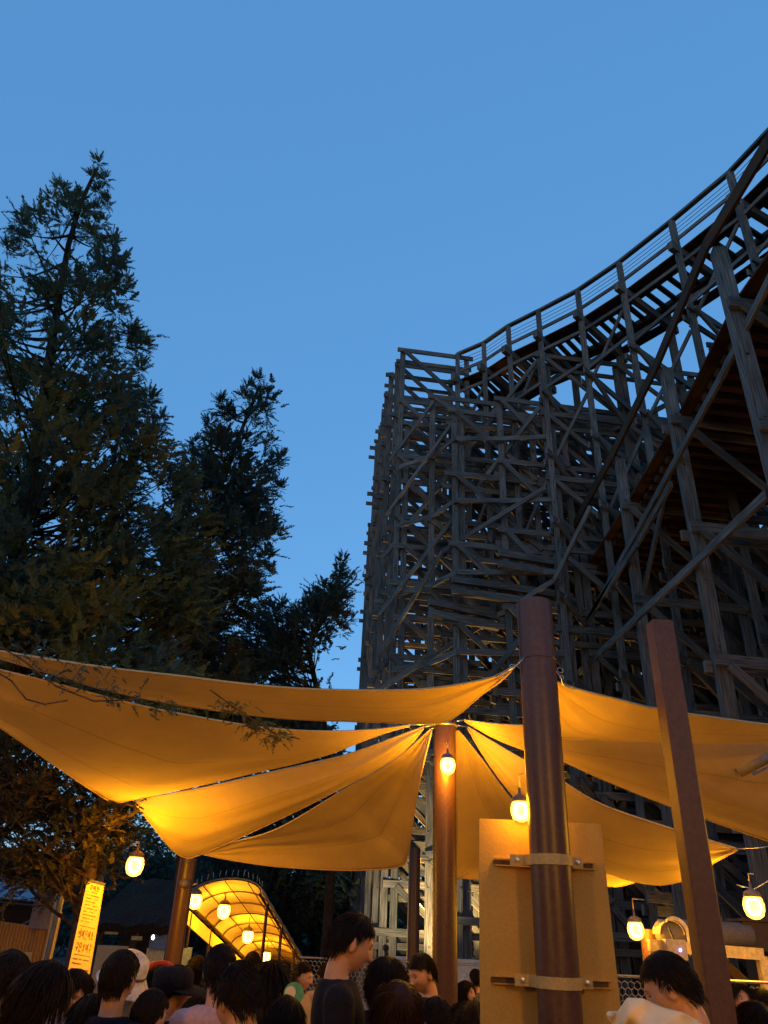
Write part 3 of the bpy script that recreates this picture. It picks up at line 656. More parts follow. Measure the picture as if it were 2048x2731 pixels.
def foliage(name, items, mat, parent):
    """items: (pos, direction, size)"""
    VS, FS = [], []; o = 0
    for p, d, s_ in items:
        pv, pf = PROT[random.randrange(6)]; d = Vector(d).normalized(); side = d.cross(Vector((jit(.6), jit(.6), 1))).normalized(); up = side.cross(d)
        R_ = np.array([[side.x, side.y, side.z], [d.x, d.y, d.z], [up.x, up.y, up.z]])
        VS.append(pv @ R_ * s_ + np.array(p)); FS.append(pf + o); o += len(pv)
    VS = np.concatenate(VS); FS = np.concatenate(FS)
    me = bpy.data.meshes.new(name); me.vertices.add(len(VS)); me.vertices.foreach_set('co', VS.ravel())
    me.loops.add(len(FS) * 3); me.loops.foreach_set('vertex_index', FS.ravel().astype(np.int32)); me.polygons.add(len(FS))
    me.polygons.foreach_set('loop_start', np.arange(0, len(FS) * 3, 3, dtype=np.int32)); me.update(); me.validate()
    me.materials.append(MT[mat]); ob = bpy.data.objects.new(name, me); col.objects.link(ob)
    if parent: ob.parent = parent; ob.matrix_parent_inverse = parent_world(parent).inverted()
    return ob
def inpoly(x, y, P):
    c = False; j = len(P) - 1
    for i in range(len(P)):
        if (P[i][1] > y) != (P[j][1] > y) and x < (P[j][0] - P[i][0]) * (y - P[i][1]) / (P[j][1] - P[i][1]) + P[i][0]: c = not c
        j = i
    return c
def curve(a, b, sag, n=6):
    out = []
    for i in range(n + 1):
        f = i / n; out.append(a.lerp(b, f) + Vector((0, 0, -sag * math.sin(PI * f) * .6)))
    return out
def tree(label, name, poly, Y, trunk, nclump, size=.26, spread=1.3, mat='leafA', per=15, rad=.3, cat='tree', group=None, gap=.0, extra=(), seed=0, r0=.16, pb=.75, inset=0, tips=()):
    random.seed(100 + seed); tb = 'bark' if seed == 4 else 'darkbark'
    tk = [q(*p, Yp) for (p, Yp) in trunk]; base = Vector((tk[-1].x, tk[-1].y, 0)); e = emptyo(name, base); tag(e, label, cat, group)
    pts = tk + ([base] if tk[-1].z > .05 else []); nT = len(pts)
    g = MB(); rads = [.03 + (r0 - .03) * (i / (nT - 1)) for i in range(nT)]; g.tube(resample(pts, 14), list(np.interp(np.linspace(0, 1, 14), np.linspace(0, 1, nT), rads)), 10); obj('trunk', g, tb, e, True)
    fine = resample(pts, 60)
    xs = [p[0] for p in poly]; ys = [p[1] for p in poly]; items = []; br = MB(); n = 0; tries = 0; cl = []
    while n < nclump and tries < nclump * 60:
        tries += 1; x = random.uniform(min(xs), max(xs)); y = random.uniform(min(ys), max(ys))
        if not inpoly(x, y, poly): continue
        if inset and not all(inpoly(x + a_, y + b_, poly) for a_, b_ in ((inset, 0), (-inset, 0), (0, inset), (0, -inset))) : continue
        if gap and noise.noise(Vector((x * .014, y * .014, seed * 7.3))) < -.32 + gap and random.random() < .85: continue
        c = q(x, y, Y + random.gauss(0, spread * .5)); cl.append(c); n += 1
    for c in cl + [Vector(x_) for x_ in extra]:
        # branch from the trunk, starting a little lower than the tip
        bst = min(fine, key=lambda t_: abs(t_.z - (c.z - .45 * math.hypot(t_.x - c.x, t_.y - c.y) - .1)))
        if random.random() < pb: br.tube(curve(bst, c, .12 * (c - bst).length, 5), [.028, .022, .017, .013, .009, .005], 4, False)
        outd = (c - bst); outd.z *= .6; outd = outd.normalized() if outd.length > .1 else Vector((jit(1), jit(1), .2)).normalized()
        for k in range(per):
            off = Vector((random.gauss(0, 1), random.gauss(0, 1), random.gauss(0, .8))) * rad * .55
            d = outd * .9 + Vector((jit(.8), jit(.8), jit(.7) + .05)) + off * 1.2
            items.append((c + off, d, size * random.uniform(.65, 1.25)))
    for (x, y, r_) in tips:
        c = q(x, y, Y + jit(.2))
        for k in range(int(9 + r_ * 1.5)):
            an = random.uniform(0, 2 * PI); rr = r_ * math.sqrt(random.random()) * Y / F * 1.25; off = Vector((math.cos(an) * rr, jit(.15), math.sin(an) * rr))
            items.append((c + off * .6, off + Vector((0, jit(.1), rr * .5 + .05)), size * random.uniform(.5, .85)))
    obj('branches', br, tb, e)
    foliage('crown', items, mat, e)
    return e
def vp(L): return [(x * 1.2345, y * 1.2345) for x, y in L]
PA = vp([(-70,620),(-40,540),(0,515),(14,560),(28,560),(38,475),(85,440),(120,400),(148,392),(170,430),(186,425),(196,385),(208,350),(232,362),(228,420),(236,440),(212,470),(238,500),(262,560),(250,600),(262,630),(240,665),(205,700),(225,725),(270,700),(305,735),(282,795),(292,830),(332,870),(322,900),(345,960),(365,965),(375,1000),(415,950),(425,1000),(430,1060),(440,1150),(430,1300),(440,1590),(200,1540),(-70,1470)])
tree('tall ragged dark conifer filling the left side, highest of the trees', 'conifer_tree', PA, 9.6, [((258, 450), 9.6), ((195, 600), 9.6), ((140, 900), 9.6), ((80, 1295), 9.6), ((-40, 1900), 9.6), ((-90, 2300), 9.6)], 440, .22, 2.0, 'leafA', 34, .25, gap=.36, seed=1, inset=16, tips=[(262,432,16),(250,470,18),(280,480,16),(262,510,20),(285,540,16),(250,560,22),(270,590,20),(240,620,26),(165,500,26),(190,540,30),(140,530,24),(215,580,30),(300,640,26),(320,700,28),(330,760,26),(310,830,30),(60,590,24),(100,570,24),(20,660,20),(350,880,26),(380,920,28),(370,980,26),(400,1060,26),(425,1120,22),(410,1160,24)], group='dark conifers behind the sails')
PB = vp([(430,1000),(442,960),(438,912),(470,905),(458,865),(488,858),(500,885),(522,855),(535,812),(578,812),(580,868),(575,905),(598,950),(612,985),(592,1020),(606,1052),(575,1085),(590,1130),(566,1155),(572,1215),(545,1255),(560,1300),(545,1345),(540,1400),(560,1600),(330,1560),(330,1150),(380,1030),(420,1040)])
tree('leaning dark conifer with an open crown, between the tallest and the smallest conifer', 'conifer_tree', PB, 11.5, [((692, 1030), 11.5), ((655, 1120), 11.5), ((600, 1260), 11.5), ((520, 1480), 11.5), ((500, 1750), 11.8), ((480, 2350), 12)], 225, .22, 1.5, 'leafB', 30, .23, gap=.33, r0=.09, inset=10, seed=2, tips=[(690,1010,14),(665,1030,14),(705,1045,16),(680,1070,18),(655,1060,14),(705,1090,16),(670,1110,20),(590,1070,16),(605,1090,18),(625,1110,18),(560,1130,16),(575,1155,18),(600,1175,20),(720,1180,20),(735,1230,24),(750,1220,16),(720,1280,22),(745,1300,16),(520,1180,16),(510,1210,20),(700,1340,24),(725,1390,24),(690,1430,24),(710,1480,22),(670,1560,26)], group='dark conifers behind the sails')
PC = vp([(520,1400),(560,1330),(572,1300),(600,1298),(612,1330),(650,1335),(690,1290),(722,1245),(732,1205),(752,1212),(756,1285),(735,1325),(756,1348),(700,1392),(678,1420),(668,1482),(692,1560),(680,1620),(430,1620),(400,1420),(470,1430)])
tree('smallest dark conifer, nearest to the coaster, above the topmost sail', 'conifer_tree', PC, 13.5, [((915, 1500), 13.5), ((880, 1620), 13.5), ((820, 1720), 13.5), ((860, 1900), 13.8), ((885, 2250), 14.2)], 200, .22, 1.4, 'leafB', 30, .26, gap=.14, inset=9, seed=3, tips=[(915,1495,14),(905,1520,16),(925,1540,16),(900,1560,16),(920,1590,18),(880,1600,14),(860,1610,16),(930,1650,16),(910,1680,18),(890,1650,16),(750,1610,18),(735,1640,18),(720,1620,14)], group='dark conifers behind the sails', r0=.1)
PD = [(-40, 1900), (120, 2010), (250, 2130), (330, 2140), (400, 2230), (370, 2230), (300, 2180), (330, 2290), (250, 2330), (170, 2370), (60, 2340), (-40, 2330)]
tree('rust tinged tree with a dark lit trunk behind the yellow banner', 'broadleaf_tree', PD, 9.2, [((268, 2110), 8.9), ((250, 2250), 8.9), ((220, 2450), 8.9), ((195, 2620), 8.9)], 190, .15, 1.3, 'leafD', 26, .26, gap=.30, seed=4, r0=.17, pb=.14)
PE = [(560, 1930), (700, 1890), (850, 1870), (885, 2000), (905, 2060), (925, 2180), (940, 2400), (520, 2400), (545, 2150)]
tree('broad dark evergreen far behind, filling the gaps between the low left sails', 'evergreen_tree', PE, 27, [((740, 1950), 27), ((750, 2150), 27), ((755, 2400), 27)], 260, .5, 3, 'leafB', 18, .55, seed=8)
# low sprays hanging in front of the sails
random.seed(31)
def hang(label, segs, pts, Y, n, size):
    e = emptyo('hanging_branch', q(*segs[0], Y)); tag(e, label, 'branch')
    g = MB(); g.tube([q(x, y, Y) for x, y in segs], [.005] * len(segs), 5); obj('twig', g, 'bark', e)
    it = []
    for k in range(n):
        a = random.randrange(len(pts)); x, y, r = pts[a]; c = q(x + random.gauss(0, r), y + random.gauss(0, r * .45), Y + jit(.12)); it.append((c, Vector((jit(1) + .3, jit(.8), jit(.5) - .35)), size * random.uniform(.6, 1.2)))
    foliage('sprays', it, 'leafA', e)
hang('sparse green sprig with a long bare twig hanging over the left end of the sails', [(-60, 1690), (60, 1760), (150, 1830), (250, 1870), (370, 1865)], [(60, 1745, 38), (180, 1800, 42), (330, 1845, 40), (250, 1780, 45), (120, 1720, 60), (420, 1880, 26)], 4.25, 170, .06)
hang('bare thin twig curving down over the widest sail at the left edge', [(-30, 1780), (30, 1815), (70, 1865), (120, 1878), (180, 1868)], [(100, 1875, 12), (20, 1800, 12)], 4.2, 8, .04)
hang('drooping green spray in front of the sails left of centre', [(560, 1840), (630, 1890), (690, 1930), (740, 1960)], [(700, 1945, 26), (740, 1965, 18), (670, 1925, 22), (610, 1885, 30)], 5.0, 130, .07)
# trees behind the tunnel and kiosks
def bgtree(label, px, py, Y, w, seed):
    c = q(px, py, Y); random.seed(seed); e = emptyo('broadleaf_tree', (c.x, Y, 0)); tag(e, label, 'tree', 'dark trees closing the view behind the tunnel')
    g = MB(); g.tube([(c.x, Y, 0), (c.x + .1, Y, c.z * .5), (c.x, Y, c.z * .85)], [.25, .18, .08], 8); obj('trunk', g, 'darkbark', e)
    it = []; top = c.z
    for k in range(1500):
        a = random.uniform(0, 2 * PI); h = random.uniform(.3, top); rr = w * math.sqrt(random.random()) * (math.sin(PI * min(1, (h / top) * .75 + .2)) * .9 + .25); n_ = noise.noise(Vector((h * .6, a, seed))) * .5
        it.append((Vector((c.x + math.cos(a) * rr * (1 + n_), Y + math.sin(a) * rr, h)), Vector((math.cos(a), math.sin(a), jit(1))), random.uniform(.4, .75)))
    foliage('crown', it, 'leafB', e)
for i, (px, py, Y, w) in enumerate(((330, 2215, 36, 3.6), (470, 2300, 33, 3.2), (610, 2270, 34, 3.2), (740, 2240, 32, 3.0), (860, 2250, 31, 2.8), (1700, 2180, 42, 4), (1950, 2200, 40, 4), (140, 2300, 38, 3.4))):
    bgtree(('dark tree behind the kiosk roof under the left sail corner', 'dark tree behind the left round pole', 'dark tree behind the top of the tunnel canopy', 'dark tree right of the tunnel canopy', 'dark tree beside the lit base of the coaster', 'dark tree far behind the tan board', 'dark tree far behind the right edge lamp', 'dark tree behind the blue tarpaulin roof')[i], px, py, Y, w, i + 50)
#@@TUNNEL
e = emptyo('tunnel_canopy', q(595, 2400, 18)); tag(e, 'arched tunnel canopy of cream fabric on ribs, lit inside, behind the crowd', 'canopy')
La, Ra, Lb, Rb = q(491, 2403, 18), q(698, 2385, 18), q(648, 2553, 22.8), q(815, 2580, 22.8)
Lb = Lb + (Lb - La) * .35; Rb = Rb + (Rb - Ra) * .35
ap = q(588, 2343, 18).z - (La.z + Ra.z) / 2
nu, nv_ = 24, 28
def vault(u, a, out=0):
    l = La.lerp(Lb, u); r = Ra.lerp(Rb, u); c = (l + r) / 2; hx = (r - l) / 2
    return c + hx * (-math.cos(a)) * (1 + out) + Vector((0, 0, math.sin(a) * (ap + out)))
g = MB(); vs = []
for i in range(nu + 1):
    for j in range(nv_ + 1):
        u = i / nu; sg_ = -.03 * abs(math.sin(u * 9 * PI)); vs.append(vault(u, PI * j / nv_, .02 - sg_))
g.add(vs, [(i * (nv_ + 1) + j, i * (nv_ + 1) + j + 1, (i + 1) * (nv_ + 1) + j + 1, (i + 1) * (nv_ + 1) + j) for i in range(nu) for j in range(nv_)])
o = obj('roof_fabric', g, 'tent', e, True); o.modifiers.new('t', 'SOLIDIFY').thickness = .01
for k in range(10):
    g = MB(); g.tube([vault(k / 9, PI * j / 20, -.02) for j in range(21)], .018, 6); obj('rib', g, 'post', e, True)
for a in (0, PI, PI * .3, PI * .5, PI * .72):
    g = MB(); g.tube([vault(u, a, -.05) for u in (0, .5, 1)], .028 if a in (0, PI) else .011, 6); obj('purlin', g, 'brown', e, True)
for k in range(5):
    for a in (0, PI):
        p = vault(.08 + k * .22, a, 0); g = MB(); g.tube([p, (p.x, p.y, 0)], .035, 8); obj('leg', g, 'brown', e, True)
g = MB(); d = Vector((0, 0, -.22)); A0 = vault(0, 0); B0 = vault(1, 0); g.beam(A0 + d, B0 + d, .03, .26); obj('eave_board', g, 'yellow', e)
g = MB()
for k in range(26):
    f0 = .02 + k * .037; p = A0.lerp(B0, f0) + d + Vector((-.02, -.02, .03)); r_ = A0.lerp(B0, f0 + .02) + d + Vector((-.02, -.02, .03)); g.beam(p + Vector((0, -.01, 0)), r_ + Vector((0, -.01, 0)), .01, .03)
obj('eave_lacing', g, 'ink', e)
g = MB()
for j in range(2, 19): p = vault(0, PI * j / 20, .04); g.tube([p + Vector((0, -.02, .02)), p + Vector((jit(.03), -.03, .13))], .008, 4)
obj('lacing', g, 'whitepaint', e)
g = MB(); tip = q(434, 2406, 17.6); g.add([vault(0, 0, .02), vault(0, .5, .02), tip, tip + Vector((.04, .02, -.1))], [(0, 1, 2), (0, 2, 3)]); o = obj('corner_flap', g, 'tent', e); o.modifiers.new('t', 'SOLIDIFY').thickness = .006
#@@LEFT
YK = 10.5
e = emptyo('corrugated_kiosk', q(60, 2600, YK)); tag(e, 'low kiosk clad in corrugated sheet with cream corner trim at the left edge', 'kiosk')
a, b = q(-60, 2448, YK), q(140, 2478, YK); g = MB(); n = 120; vs = []
for i in range(n + 1):
    x = a.x + (b.x - a.x) * i / n; yy = YK + .02 * math.sin(i * 1.2); vs += [(x, yy, 0), (x, yy, a.z + (b.z - a.z) * i / n)]
g.add(vs, [(2 * i, 2 * i + 2, 2 * i + 3, 2 * i + 1) for i in range(n)]); o = obj('wall', g, 'corr', e); o.modifiers.new('t', 'SOLIDIFY').thickness = .01
c = q(178, 2433, YK + .25); g = MB(); vs = []
for i in range(31):
    x = b.x + (c.x - b.x) * i / 30; vs += [(x, YK + .06 + .02 * math.sin(i * 1.2), 0), (x, YK + .06 + .02 * math.sin(i * 1.2), c.z)]
g.add(vs, [(2 * i, 2 * i + 2, 2 * i + 3, 2 * i + 1) for i in range(30)]); o = obj('side_wall', g, 'corr', e); o.modifiers.new('t', 'SOLIDIFY').thickness = .01
p = q(164, 2381, YK - .08); g = MB(); g.box((p.x, p.y, p.z / 2), (.085, .05, p.z)); obj('corner_trim', g, 'cream', e)
a2, b2 = q(107, 2380, YK - .02), q(160, 2380, YK - .02); c2 = q(130, 2478, YK - .02)
g = MB(); g.box(((a2.x + b2.x) / 2 - .03, YK - .045, (a2.z + c2.z) / 2), (b2.x - a2.x, .03, a2.z - c2.z)); obj('upper_panel', g, 'grey', e)
g = MB(); w1 = q(62, 2545, YK - .06); 
g.box((w1.x, w1.y, w1.z), (.2, .02, .05)); g.box((w1.x + .085, w1.y, w1.z - .17), (.045, .02, .3)); obj('window_frame', g, 'cream', e)
# blue tarpaulin roof behind it
e = emptyo('tarpaulin_stall', q(20, 2420, 16)); tag(e, 'dark stall with a pale blue sloping tarpaulin roof behind the corrugated kiosk', 'stall')
g = MB(); P = [q(-120, 2330, 16), q(60, 2350, 16), q(130, 2395, 16), q(-120, 2385, 14.5), q(90, 2405, 14.5)]; g.add([P[0], P[1], P[2], P[4], P[3]], [(0, 1, 2, 3, 4)]); o = obj('roof', g, 'blue', e); o.modifiers.new('t', 'SOLIDIFY').thickness = .02
g = MB(); pb = q(60, 2400, 16)
for dx in (-1.6, -.6, .4): g.tube([(pb.x + dx, 15.9, 0), (pb.x + dx, 15.9, pb.z)], .04, 8)
g.box((pb.x - .9, 16.1, 1.0), (3.2, .05, 2.0)); obj('frame', g, 'dark', e)
g = MB()
for x0_, y0_, x1_, y1_ in ((90, 2400, 140, 2470), (60, 2465, 110, 2440), (110, 2440, 150, 2480), (0, 2405, 100, 2415)): g.tube([q(x0_, y0_, 15), q(x1_, y1_, 15)], .015, 5)
obj('guy_pole', g, 'blue', e)
# dark thatched kiosk with counter
YT = 15
e = emptyo('thatched_kiosk', q(330, 2600, YT)); tag(e, 'dark kiosk with a low thatched roof and a dim counter, behind the banner', 'kiosk')
A, B = q(245, 2440, YT), q(470, 2480, YT); zt = q(300, 2330, YT).z; ze = (A.z + B.z) / 2
g = MB(); vs = []; n = 16
for i in range(n + 1):
    for j in range(7):
        f = j / 6; x = A.x + (B.x - A.x) * (i / n); xm = x * (1 - .35 * f) + (A.x + (B.x - A.x) * .35) * .35 * f
        vs.append((xm, YT + 1.6 * f, ze + (zt - ze) * f + .05 * noise.noise(Vector((x * 3, f * 4, 0))) - (.06 * random.random() if j == 0 else 0)))
g.add(vs, [(i * 7 + j, (i + 1) * 7 + j, (i + 1) * 7 + j + 1, i * 7 + j + 1) for i in range(n) for j in range(6)]); o = obj('roof', g, 'thatch', e); o.modifiers.new('t', 'SOLIDIFY').thickness = .15
g = MB(); g.box(((A.x + B.x) / 2, YT + 1.5, ze / 2), (B.x - A.x - .3, .06, ze)); obj('back_wall', g, 'brown', e)
for x in (A.x + .15, (A.x + B.x) / 2, B.x - .15):
    g = MB(); g.box((x, YT + .2, ze / 2), (.1, .1, ze)); obj('post', g, 'dark', e)
p = q(265, 2520, YT + .1); p2 = q(345, 2523, YT + .1); g = MB(); g.box(((p.x + p2.x) / 2, YT + .05, p.z / 2), (p2.x - p.x, .08, p.z)); obj('counter', g, 'corr', e)
for (x, y, w_, h_, m_) in ((297, 2488, .22, .04, 'cream'), (365, 2502, .18, .06, 'cream'), (425, 2518, .35, .3, 'blue'), (420, 2552, .4, .25, 'cream')):
    c = q(x, y, YT + .15); g = MB(); g.box(c, (w_, .06, h_)); g.box(c + Vector((0, -.035, 0)), (w_ * .8, .01, h_ * .6)); obj('menu_panel', g, m_, e)
# grey pole by the trunk
g = MB(); p = q(283, 2250, 9.4); g.tube([(p.x, p.y, 0), p], .05, 12); tag(obj('service_pole', g, 'steel', None, True), 'thin grey metal pole right behind the tree trunk and banner', 'pole')
g = MB(); p = q(200, 2335, 9.9); p2 = q(160, 2395, 9.9); g.tube([(p2.x, p2.y, 0), p2, p], .03, 8); tag(obj('bent_pipe', g, 'steel', None, True), 'slanting grey pipe between the grey panel and the tree', 'pipe')
# small pale signs in the gap right of the left pole
for k, (x, y, lab) in enumerate(((487, 2552, 'small pale blue standing sign, left of a pair behind the crowd'), (504, 2550, 'narrow pale standing sign, right of a pair behind the crowd'))):
    c = q(x, y, 11.5); e = emptyo('standing_sign', (c.x, c.y, 0)); tag(e, lab, 'sign'); g = MB(); g.box(c, (.11 if k == 0 else .06, .03, .2)); obj('sign_panel', g, 'blue', e)
    g = MB(); g.tube([(c.x, c.y + .03, 0), (c.x, c.y + .03, c.z)], .015, 6); obj('stake', g, 'whitepaint', e)
#@@BANNER
YB = 8.4
ta, tb, bb, ba = q(233, 2348, YB), q(277, 2360, YB + .1), q(231, 2640, YB + .1), q(172, 2630, YB)
e = emptyo('banner_sign', ba); tag(e, 'tall narrow yellow banner covered in small dark writing, hung on the tree trunk', 'banner')
def bq(u, w_, o_=0): 
    p = ta.lerp(tb, u).lerp(ba.lerp(bb, u), w_); return p + Vector((0, -o_, 0))
g = MB(); g.add([bq(0, 0), bq(1, 0), bq(1, 1), bq(0, 1)] + [bq(0, 0, -.02), bq(1, 0, -.02), bq(1, 1, -.02), bq(0, 1, -.02)], [(0, 3, 2, 1), (4, 5, 6, 7), (0, 1, 5, 4), (1, 2, 6, 5), (2, 3, 7, 6), (3, 0, 4, 7)]); obj('panel', g, 'yellow', e)
g = MB(); g.tube([bq(-.04, -.005), bq(1.04, -.005)], .014, 8); obj('top_bar', g, 'lampcap', e)
def stroke(g, u0, w0, u1, w1, th):
    a = bq(u0, w0, .006); b = bq(u1, w1, .006); g.beam(a, b, .004, th, Vector((0, -1, 0)), PI / 2) if False else g.tube([a, b], th / 2, 4)
# glyphs in the style of a block script, copied as strokes, one part per row
random.seed(5)
def line(w_, u0, u1, th, dens=.8):
    g = MB(); u = u0
    while u < u1:
        if random.random() < dens: stroke(g, u, w_ + jit(.001), min(u + .05, u1), w_ + jit(.001), th)
        u += .06
    obj('text_row', g, 'ink', e)
for k, w_ in enumerate(np.arange(.10, .42, .032)): line(w_, .15, .85 if k % 3 else .7, .008, .72)
for w_ in (.435, .70): line(w_, .14, .9, .006, 1)
GL = {'dan': [(.1,.1,.6,.1),(.1,.1,.1,.5),(.1,.5,.6,.5),(.8,0,.8,.6),(.8,.3,1,.3),(.2,.75,.2,1),(.2,1,.9,1)], 'o': [(.3,0,.6,0),(.15,.25,.15,.5),(.15,.5,.7,.5),(.7,.5,.7,.25),(.15,.25,.7,.25),(.9,0,.9,1),(.4,.7,.4,.95)],
      'i': [(.1,.2,.1,.7),(.1,.7,.5,.7),(.5,.7,.5,.2),(.5,.2,.1,.2),(.85,0,.85,1)], 'gu': [(.1,.1,.8,.1),(.8,.1,.75,.45),(0,.6,1,.6),(.5,.6,.5,1)], 'so': [(.5,.1,.2,.5),(.5,.1,.8,.5),(.5,.5,.5,.8),(0,.85,1,.85)]}
def glyphs(ks, u, du, w_, su, sw):
    g = MB()
    for i, k in enumerate(ks):
        for a in GL[k]: stroke(g, u + i * du + a[0] * su, w_ + a[1] * sw, u + i * du + a[2] * su, w_ + a[3] * sw, .007)
    obj('text_row', g, 'ink', e)
glyphs(('o', 'i', 'dan', 'i', 'so'), .14, .16, .465, .12, .085)
glyphs(('gu', 'dan', 'so', 'i', 'gu'), .14, .16, .585, .12, .085)
for i, w_ in enumerate((.74, .78, .83, .87, .91)): line(w_, .12, (.9, .55, .95, .6, .85)[i], .009, .9)
glyphs(('gu', 'i', 'dan'), .25, .2, .03, .14, .05)
#@@RIGHT
# hexagonal wire fences
def hexfence(label, x0, x1, yb, ztop, cell=.06, tilt=0):
    e = emptyo('wire_fence', ((x0 + x1) / 2, yb, 0)); tag(e, label, 'fence', 'hexagonal wire fences behind the crowd')
    g = MB(); zb = ztop - .6; s_ = cell; nx_ = int((x1 - x0) / s_); nz = int((ztop - zb) / (s_ * .9))
    for j in range(nz):
        for i in range(nx_):
            cx = x0 + (i + (.5 if j % 2 else 0)) * s_; cz_ = zb + j * s_ * .86; y = yb + tilt * (cx - x0)
            a = Vector((cx, y, cz_)); b = a + Vector((0, 0, s_ * .5)); g.tube([a, b], .0035, 3, False)
            g.tube([b, b + Vector((s_ * .5, 0, s_ * .36))], .0035, 3, False); g.tube([b, b + Vector((-s_ * .5, 0, s_ * .36))], .0035, 3, False)
    obj('wire_mesh', g, 'fence', e)
    g = MB(); g.tube([(x0, yb, ztop), (x1, yb + tilt * (x1 - x0), ztop)], .012, 6); g.tube([(x0, yb, zb), (x1, yb + tilt * (x1 - x0), zb)], .012, 6); obj('rail', g, 'fence', e)
    g = MB(); g.box(((x0 + x1) / 2, yb + .05 + tilt * (x1 - x0) / 2, zb / 2), (x1 - x0, .04, zb - .02)); obj('kick_board', g, 'brown', e)
    for k in range(int((x1 - x0) / 1.5) + 2):
        x = min(x0 + 1.5 * k, x1); g = MB(); g.box((x, yb + .03 + tilt * (x - x0), ztop / 2), (.04, .04, ztop)); obj('post', g, 'brown', e)
fl = q(800, 2553, 12); fr = q(1300, 2575, 12)
hexfence('hexagonal wire fence behind the tall person, below the lit lattice', fl.x, fr.x, 12, fl.z)
fl = q(1630, 2602, 7.5); fr = q(2120, 2600, 7.5)
hexfence('yellow lit hexagonal wire fence right of the tan board', fl.x, fr.x, 7.5, fl.z, .055)
# low pale wall at the foot of the coaster
p = q(1100, 2560, 15.5); g = MB(); pw0 = q(1060, 2560, 15.5).x; pw1 = q(1300, 2560, 15.5).x; g.box(((pw0 + pw1) / 2, 15.5, p.z / 2), (pw1 - pw0, .12, p.z - .006)); g.box(((pw0 + pw1) / 2, 15.5, p.z + .02), (pw1 - pw0 + .1, .2, .05)); tag(obj('low_wall', g, 'whitepaint'), 'low pale wall behind the wire fence below the coaster', 'wall')
# timber gate frame and pale tank at the right
YG = 9.0
e = emptyo('timber_frame', q(1960, 2600, YG)); tag(e, 'yellow lit square timber frame at the right edge with a dark opening', 'frame')
for a, b, w_ in (((1730, 2520), (1905, 2535), .11), ((1905, 2535), (2032, 2545), .11)):
    g = MB(); g.beam(q(*a, YG), q(*b, YG), .1, w_); obj('beam', g, 'cream', e)
for x, y in ((2030, 2550), (1908, 2545), (1745, 2530)):
    p = q(x, y, YG); g = MB(); g.box((p.x, p.y + .003, p.z / 2), (.09, .09, p.z)); obj('post', g, 'cream', e)
g = MB(); g.beam(q(1915, 2555, YG + .1), q(1990, 2625, YG + .1), .04, .1); obj('knee_brace', g, 'brown', e)
p = q(1880, 2490, YG + .35); e = emptyo('water_tank', (p.x, p.y, 0)); tag(e, 'long dull grey rounded tank lying behind the square post', 'tank')
g = MB(); L_ = .55; g.lathe([(.02, -L_), (.09, -L_ + .01), (.125, -L_ + .05), (.13, 0), (.125, L_ - .05), (.09, L_ - .01), (.02, L_)], p, Vector((1, .05, 0)), 24); obj('tank_body', g, 'greycloth', e, True)
g = MB()
for dx in (-.45, .1, .5): g.box((p.x + dx, p.y, (p.z - .17) / 2), (.06, .3, p.z - .14))
obj('cradle', g, 'dark', e)
p = q(2010, 2490, YG + .4); g = MB(); g.box((p.x + .1, p.y + .1, p.z - .03), (.5, .4, .28)); g.box((p.x + .1, p.y + .1, p.z + .13), (.54, .44, .03)); g.box((p.x + .1, p.y + .1, (p.z - .17) / 2), (.1, .1, p.z - .17)); tag(obj('meter_box', g, 'dark'), 'dark box right of the grey tank at the right edge', 'box')
# lamp shade and speaker with blue light on the yellow lit pole
e = emptyo('arched_shade', q(1790, 2475, 9.2)); tag(e, 'rounded yellow lit hood with loops of cable, above the pale speaker box', 'hood')
c = q(1783, 2492, 9.3); g = MB(); vs = []
for i in range(17):
    a = PI * i / 16
    for yy, s_ in ((-.12, 1), (.12, 1)): vs.append(c + Vector((math.cos(a) * .13 * s_, yy, math.sin(a) * .13)))
g.add(vs, [(2 * i, 2 * i + 2, 2 * i + 3, 2 * i + 1) for i in range(16)]); g.add([c + Vector((math.cos(PI * i / 16) * .13, .12, math.sin(PI * i / 16) * .13)) for i in range(17)], [tuple(range(17))]); o = obj('hood_shell', g, 'cream', e, False); o.modifiers.new('t', 'SOLIDIFY').thickness = .008
g = MB()
for k in range(3): g.tube([c + Vector((math.cos(a) * (.13 + .01 * k) + .02, -.14 - .01 * k, math.sin(a) * (.145 + .012 * k) )) for a in np.linspace(2.2, -.1, 12)] + [c + Vector((.16, -.12, -.2))], .006, 5)
obj('cable', g, 'whitepaint', e, True)
g = MB(); g.ell(c + Vector((.0, -.02, .03)), (.07, .06, .045)); g.ell(c + Vector((-.07, -.03, .045)), (.035, .04, .03)); obj('camera_head', g, 'wire', e, True)
c = q(1800, 2533, 8.9); e = emptyo('speaker_box', c); tag(e, 'pale grey box with a small blue light, hanging below the yellow hood', 'speaker')
g = MB(); g.box(c, (.21, .14, .19)); o = obj('case', g, 'grey', e); bv = o.modifiers.new('b', 'BEVEL'); bv.width = .012; bv.segments = 3
g = MB(); g.ell(c + Vector((.03, -.075, .0)), (.012, .008, .012)); obj('led', g, 'led', e)
g = MB(); g.tube([c + Vector((0, 0, .09)), c + Vector((0, .1, .2))], .012, 6); obj('hanger', g, 'wire', e)
# pipe bracket at the right edge
a = q(1967, 2063, 4.9); b = q(2110, 1990, 4.9); e = emptyo('bullet_camera', a); tag(e, 'worn pale tube shaped camera housing at the right edge, against the lower right sail', 'camera')
d = (b - a).normalized(); g = MB(); g.lathe([(.022, .012), (.028, .012), (.031, 0), (.031, (b - a).length)], a, d, 20); obj('housing', g, 'lampcap', e, True)
g = MB(); dn = Vector((.01, -.02, -.045)); g.beam(a + d * .09 + dn, b + dn, .02, .014); g.beam(a + d * .1 + dn, a + d * .1 + dn * .4, .02, .02); obj('bracket', g, 'lampcap', e)
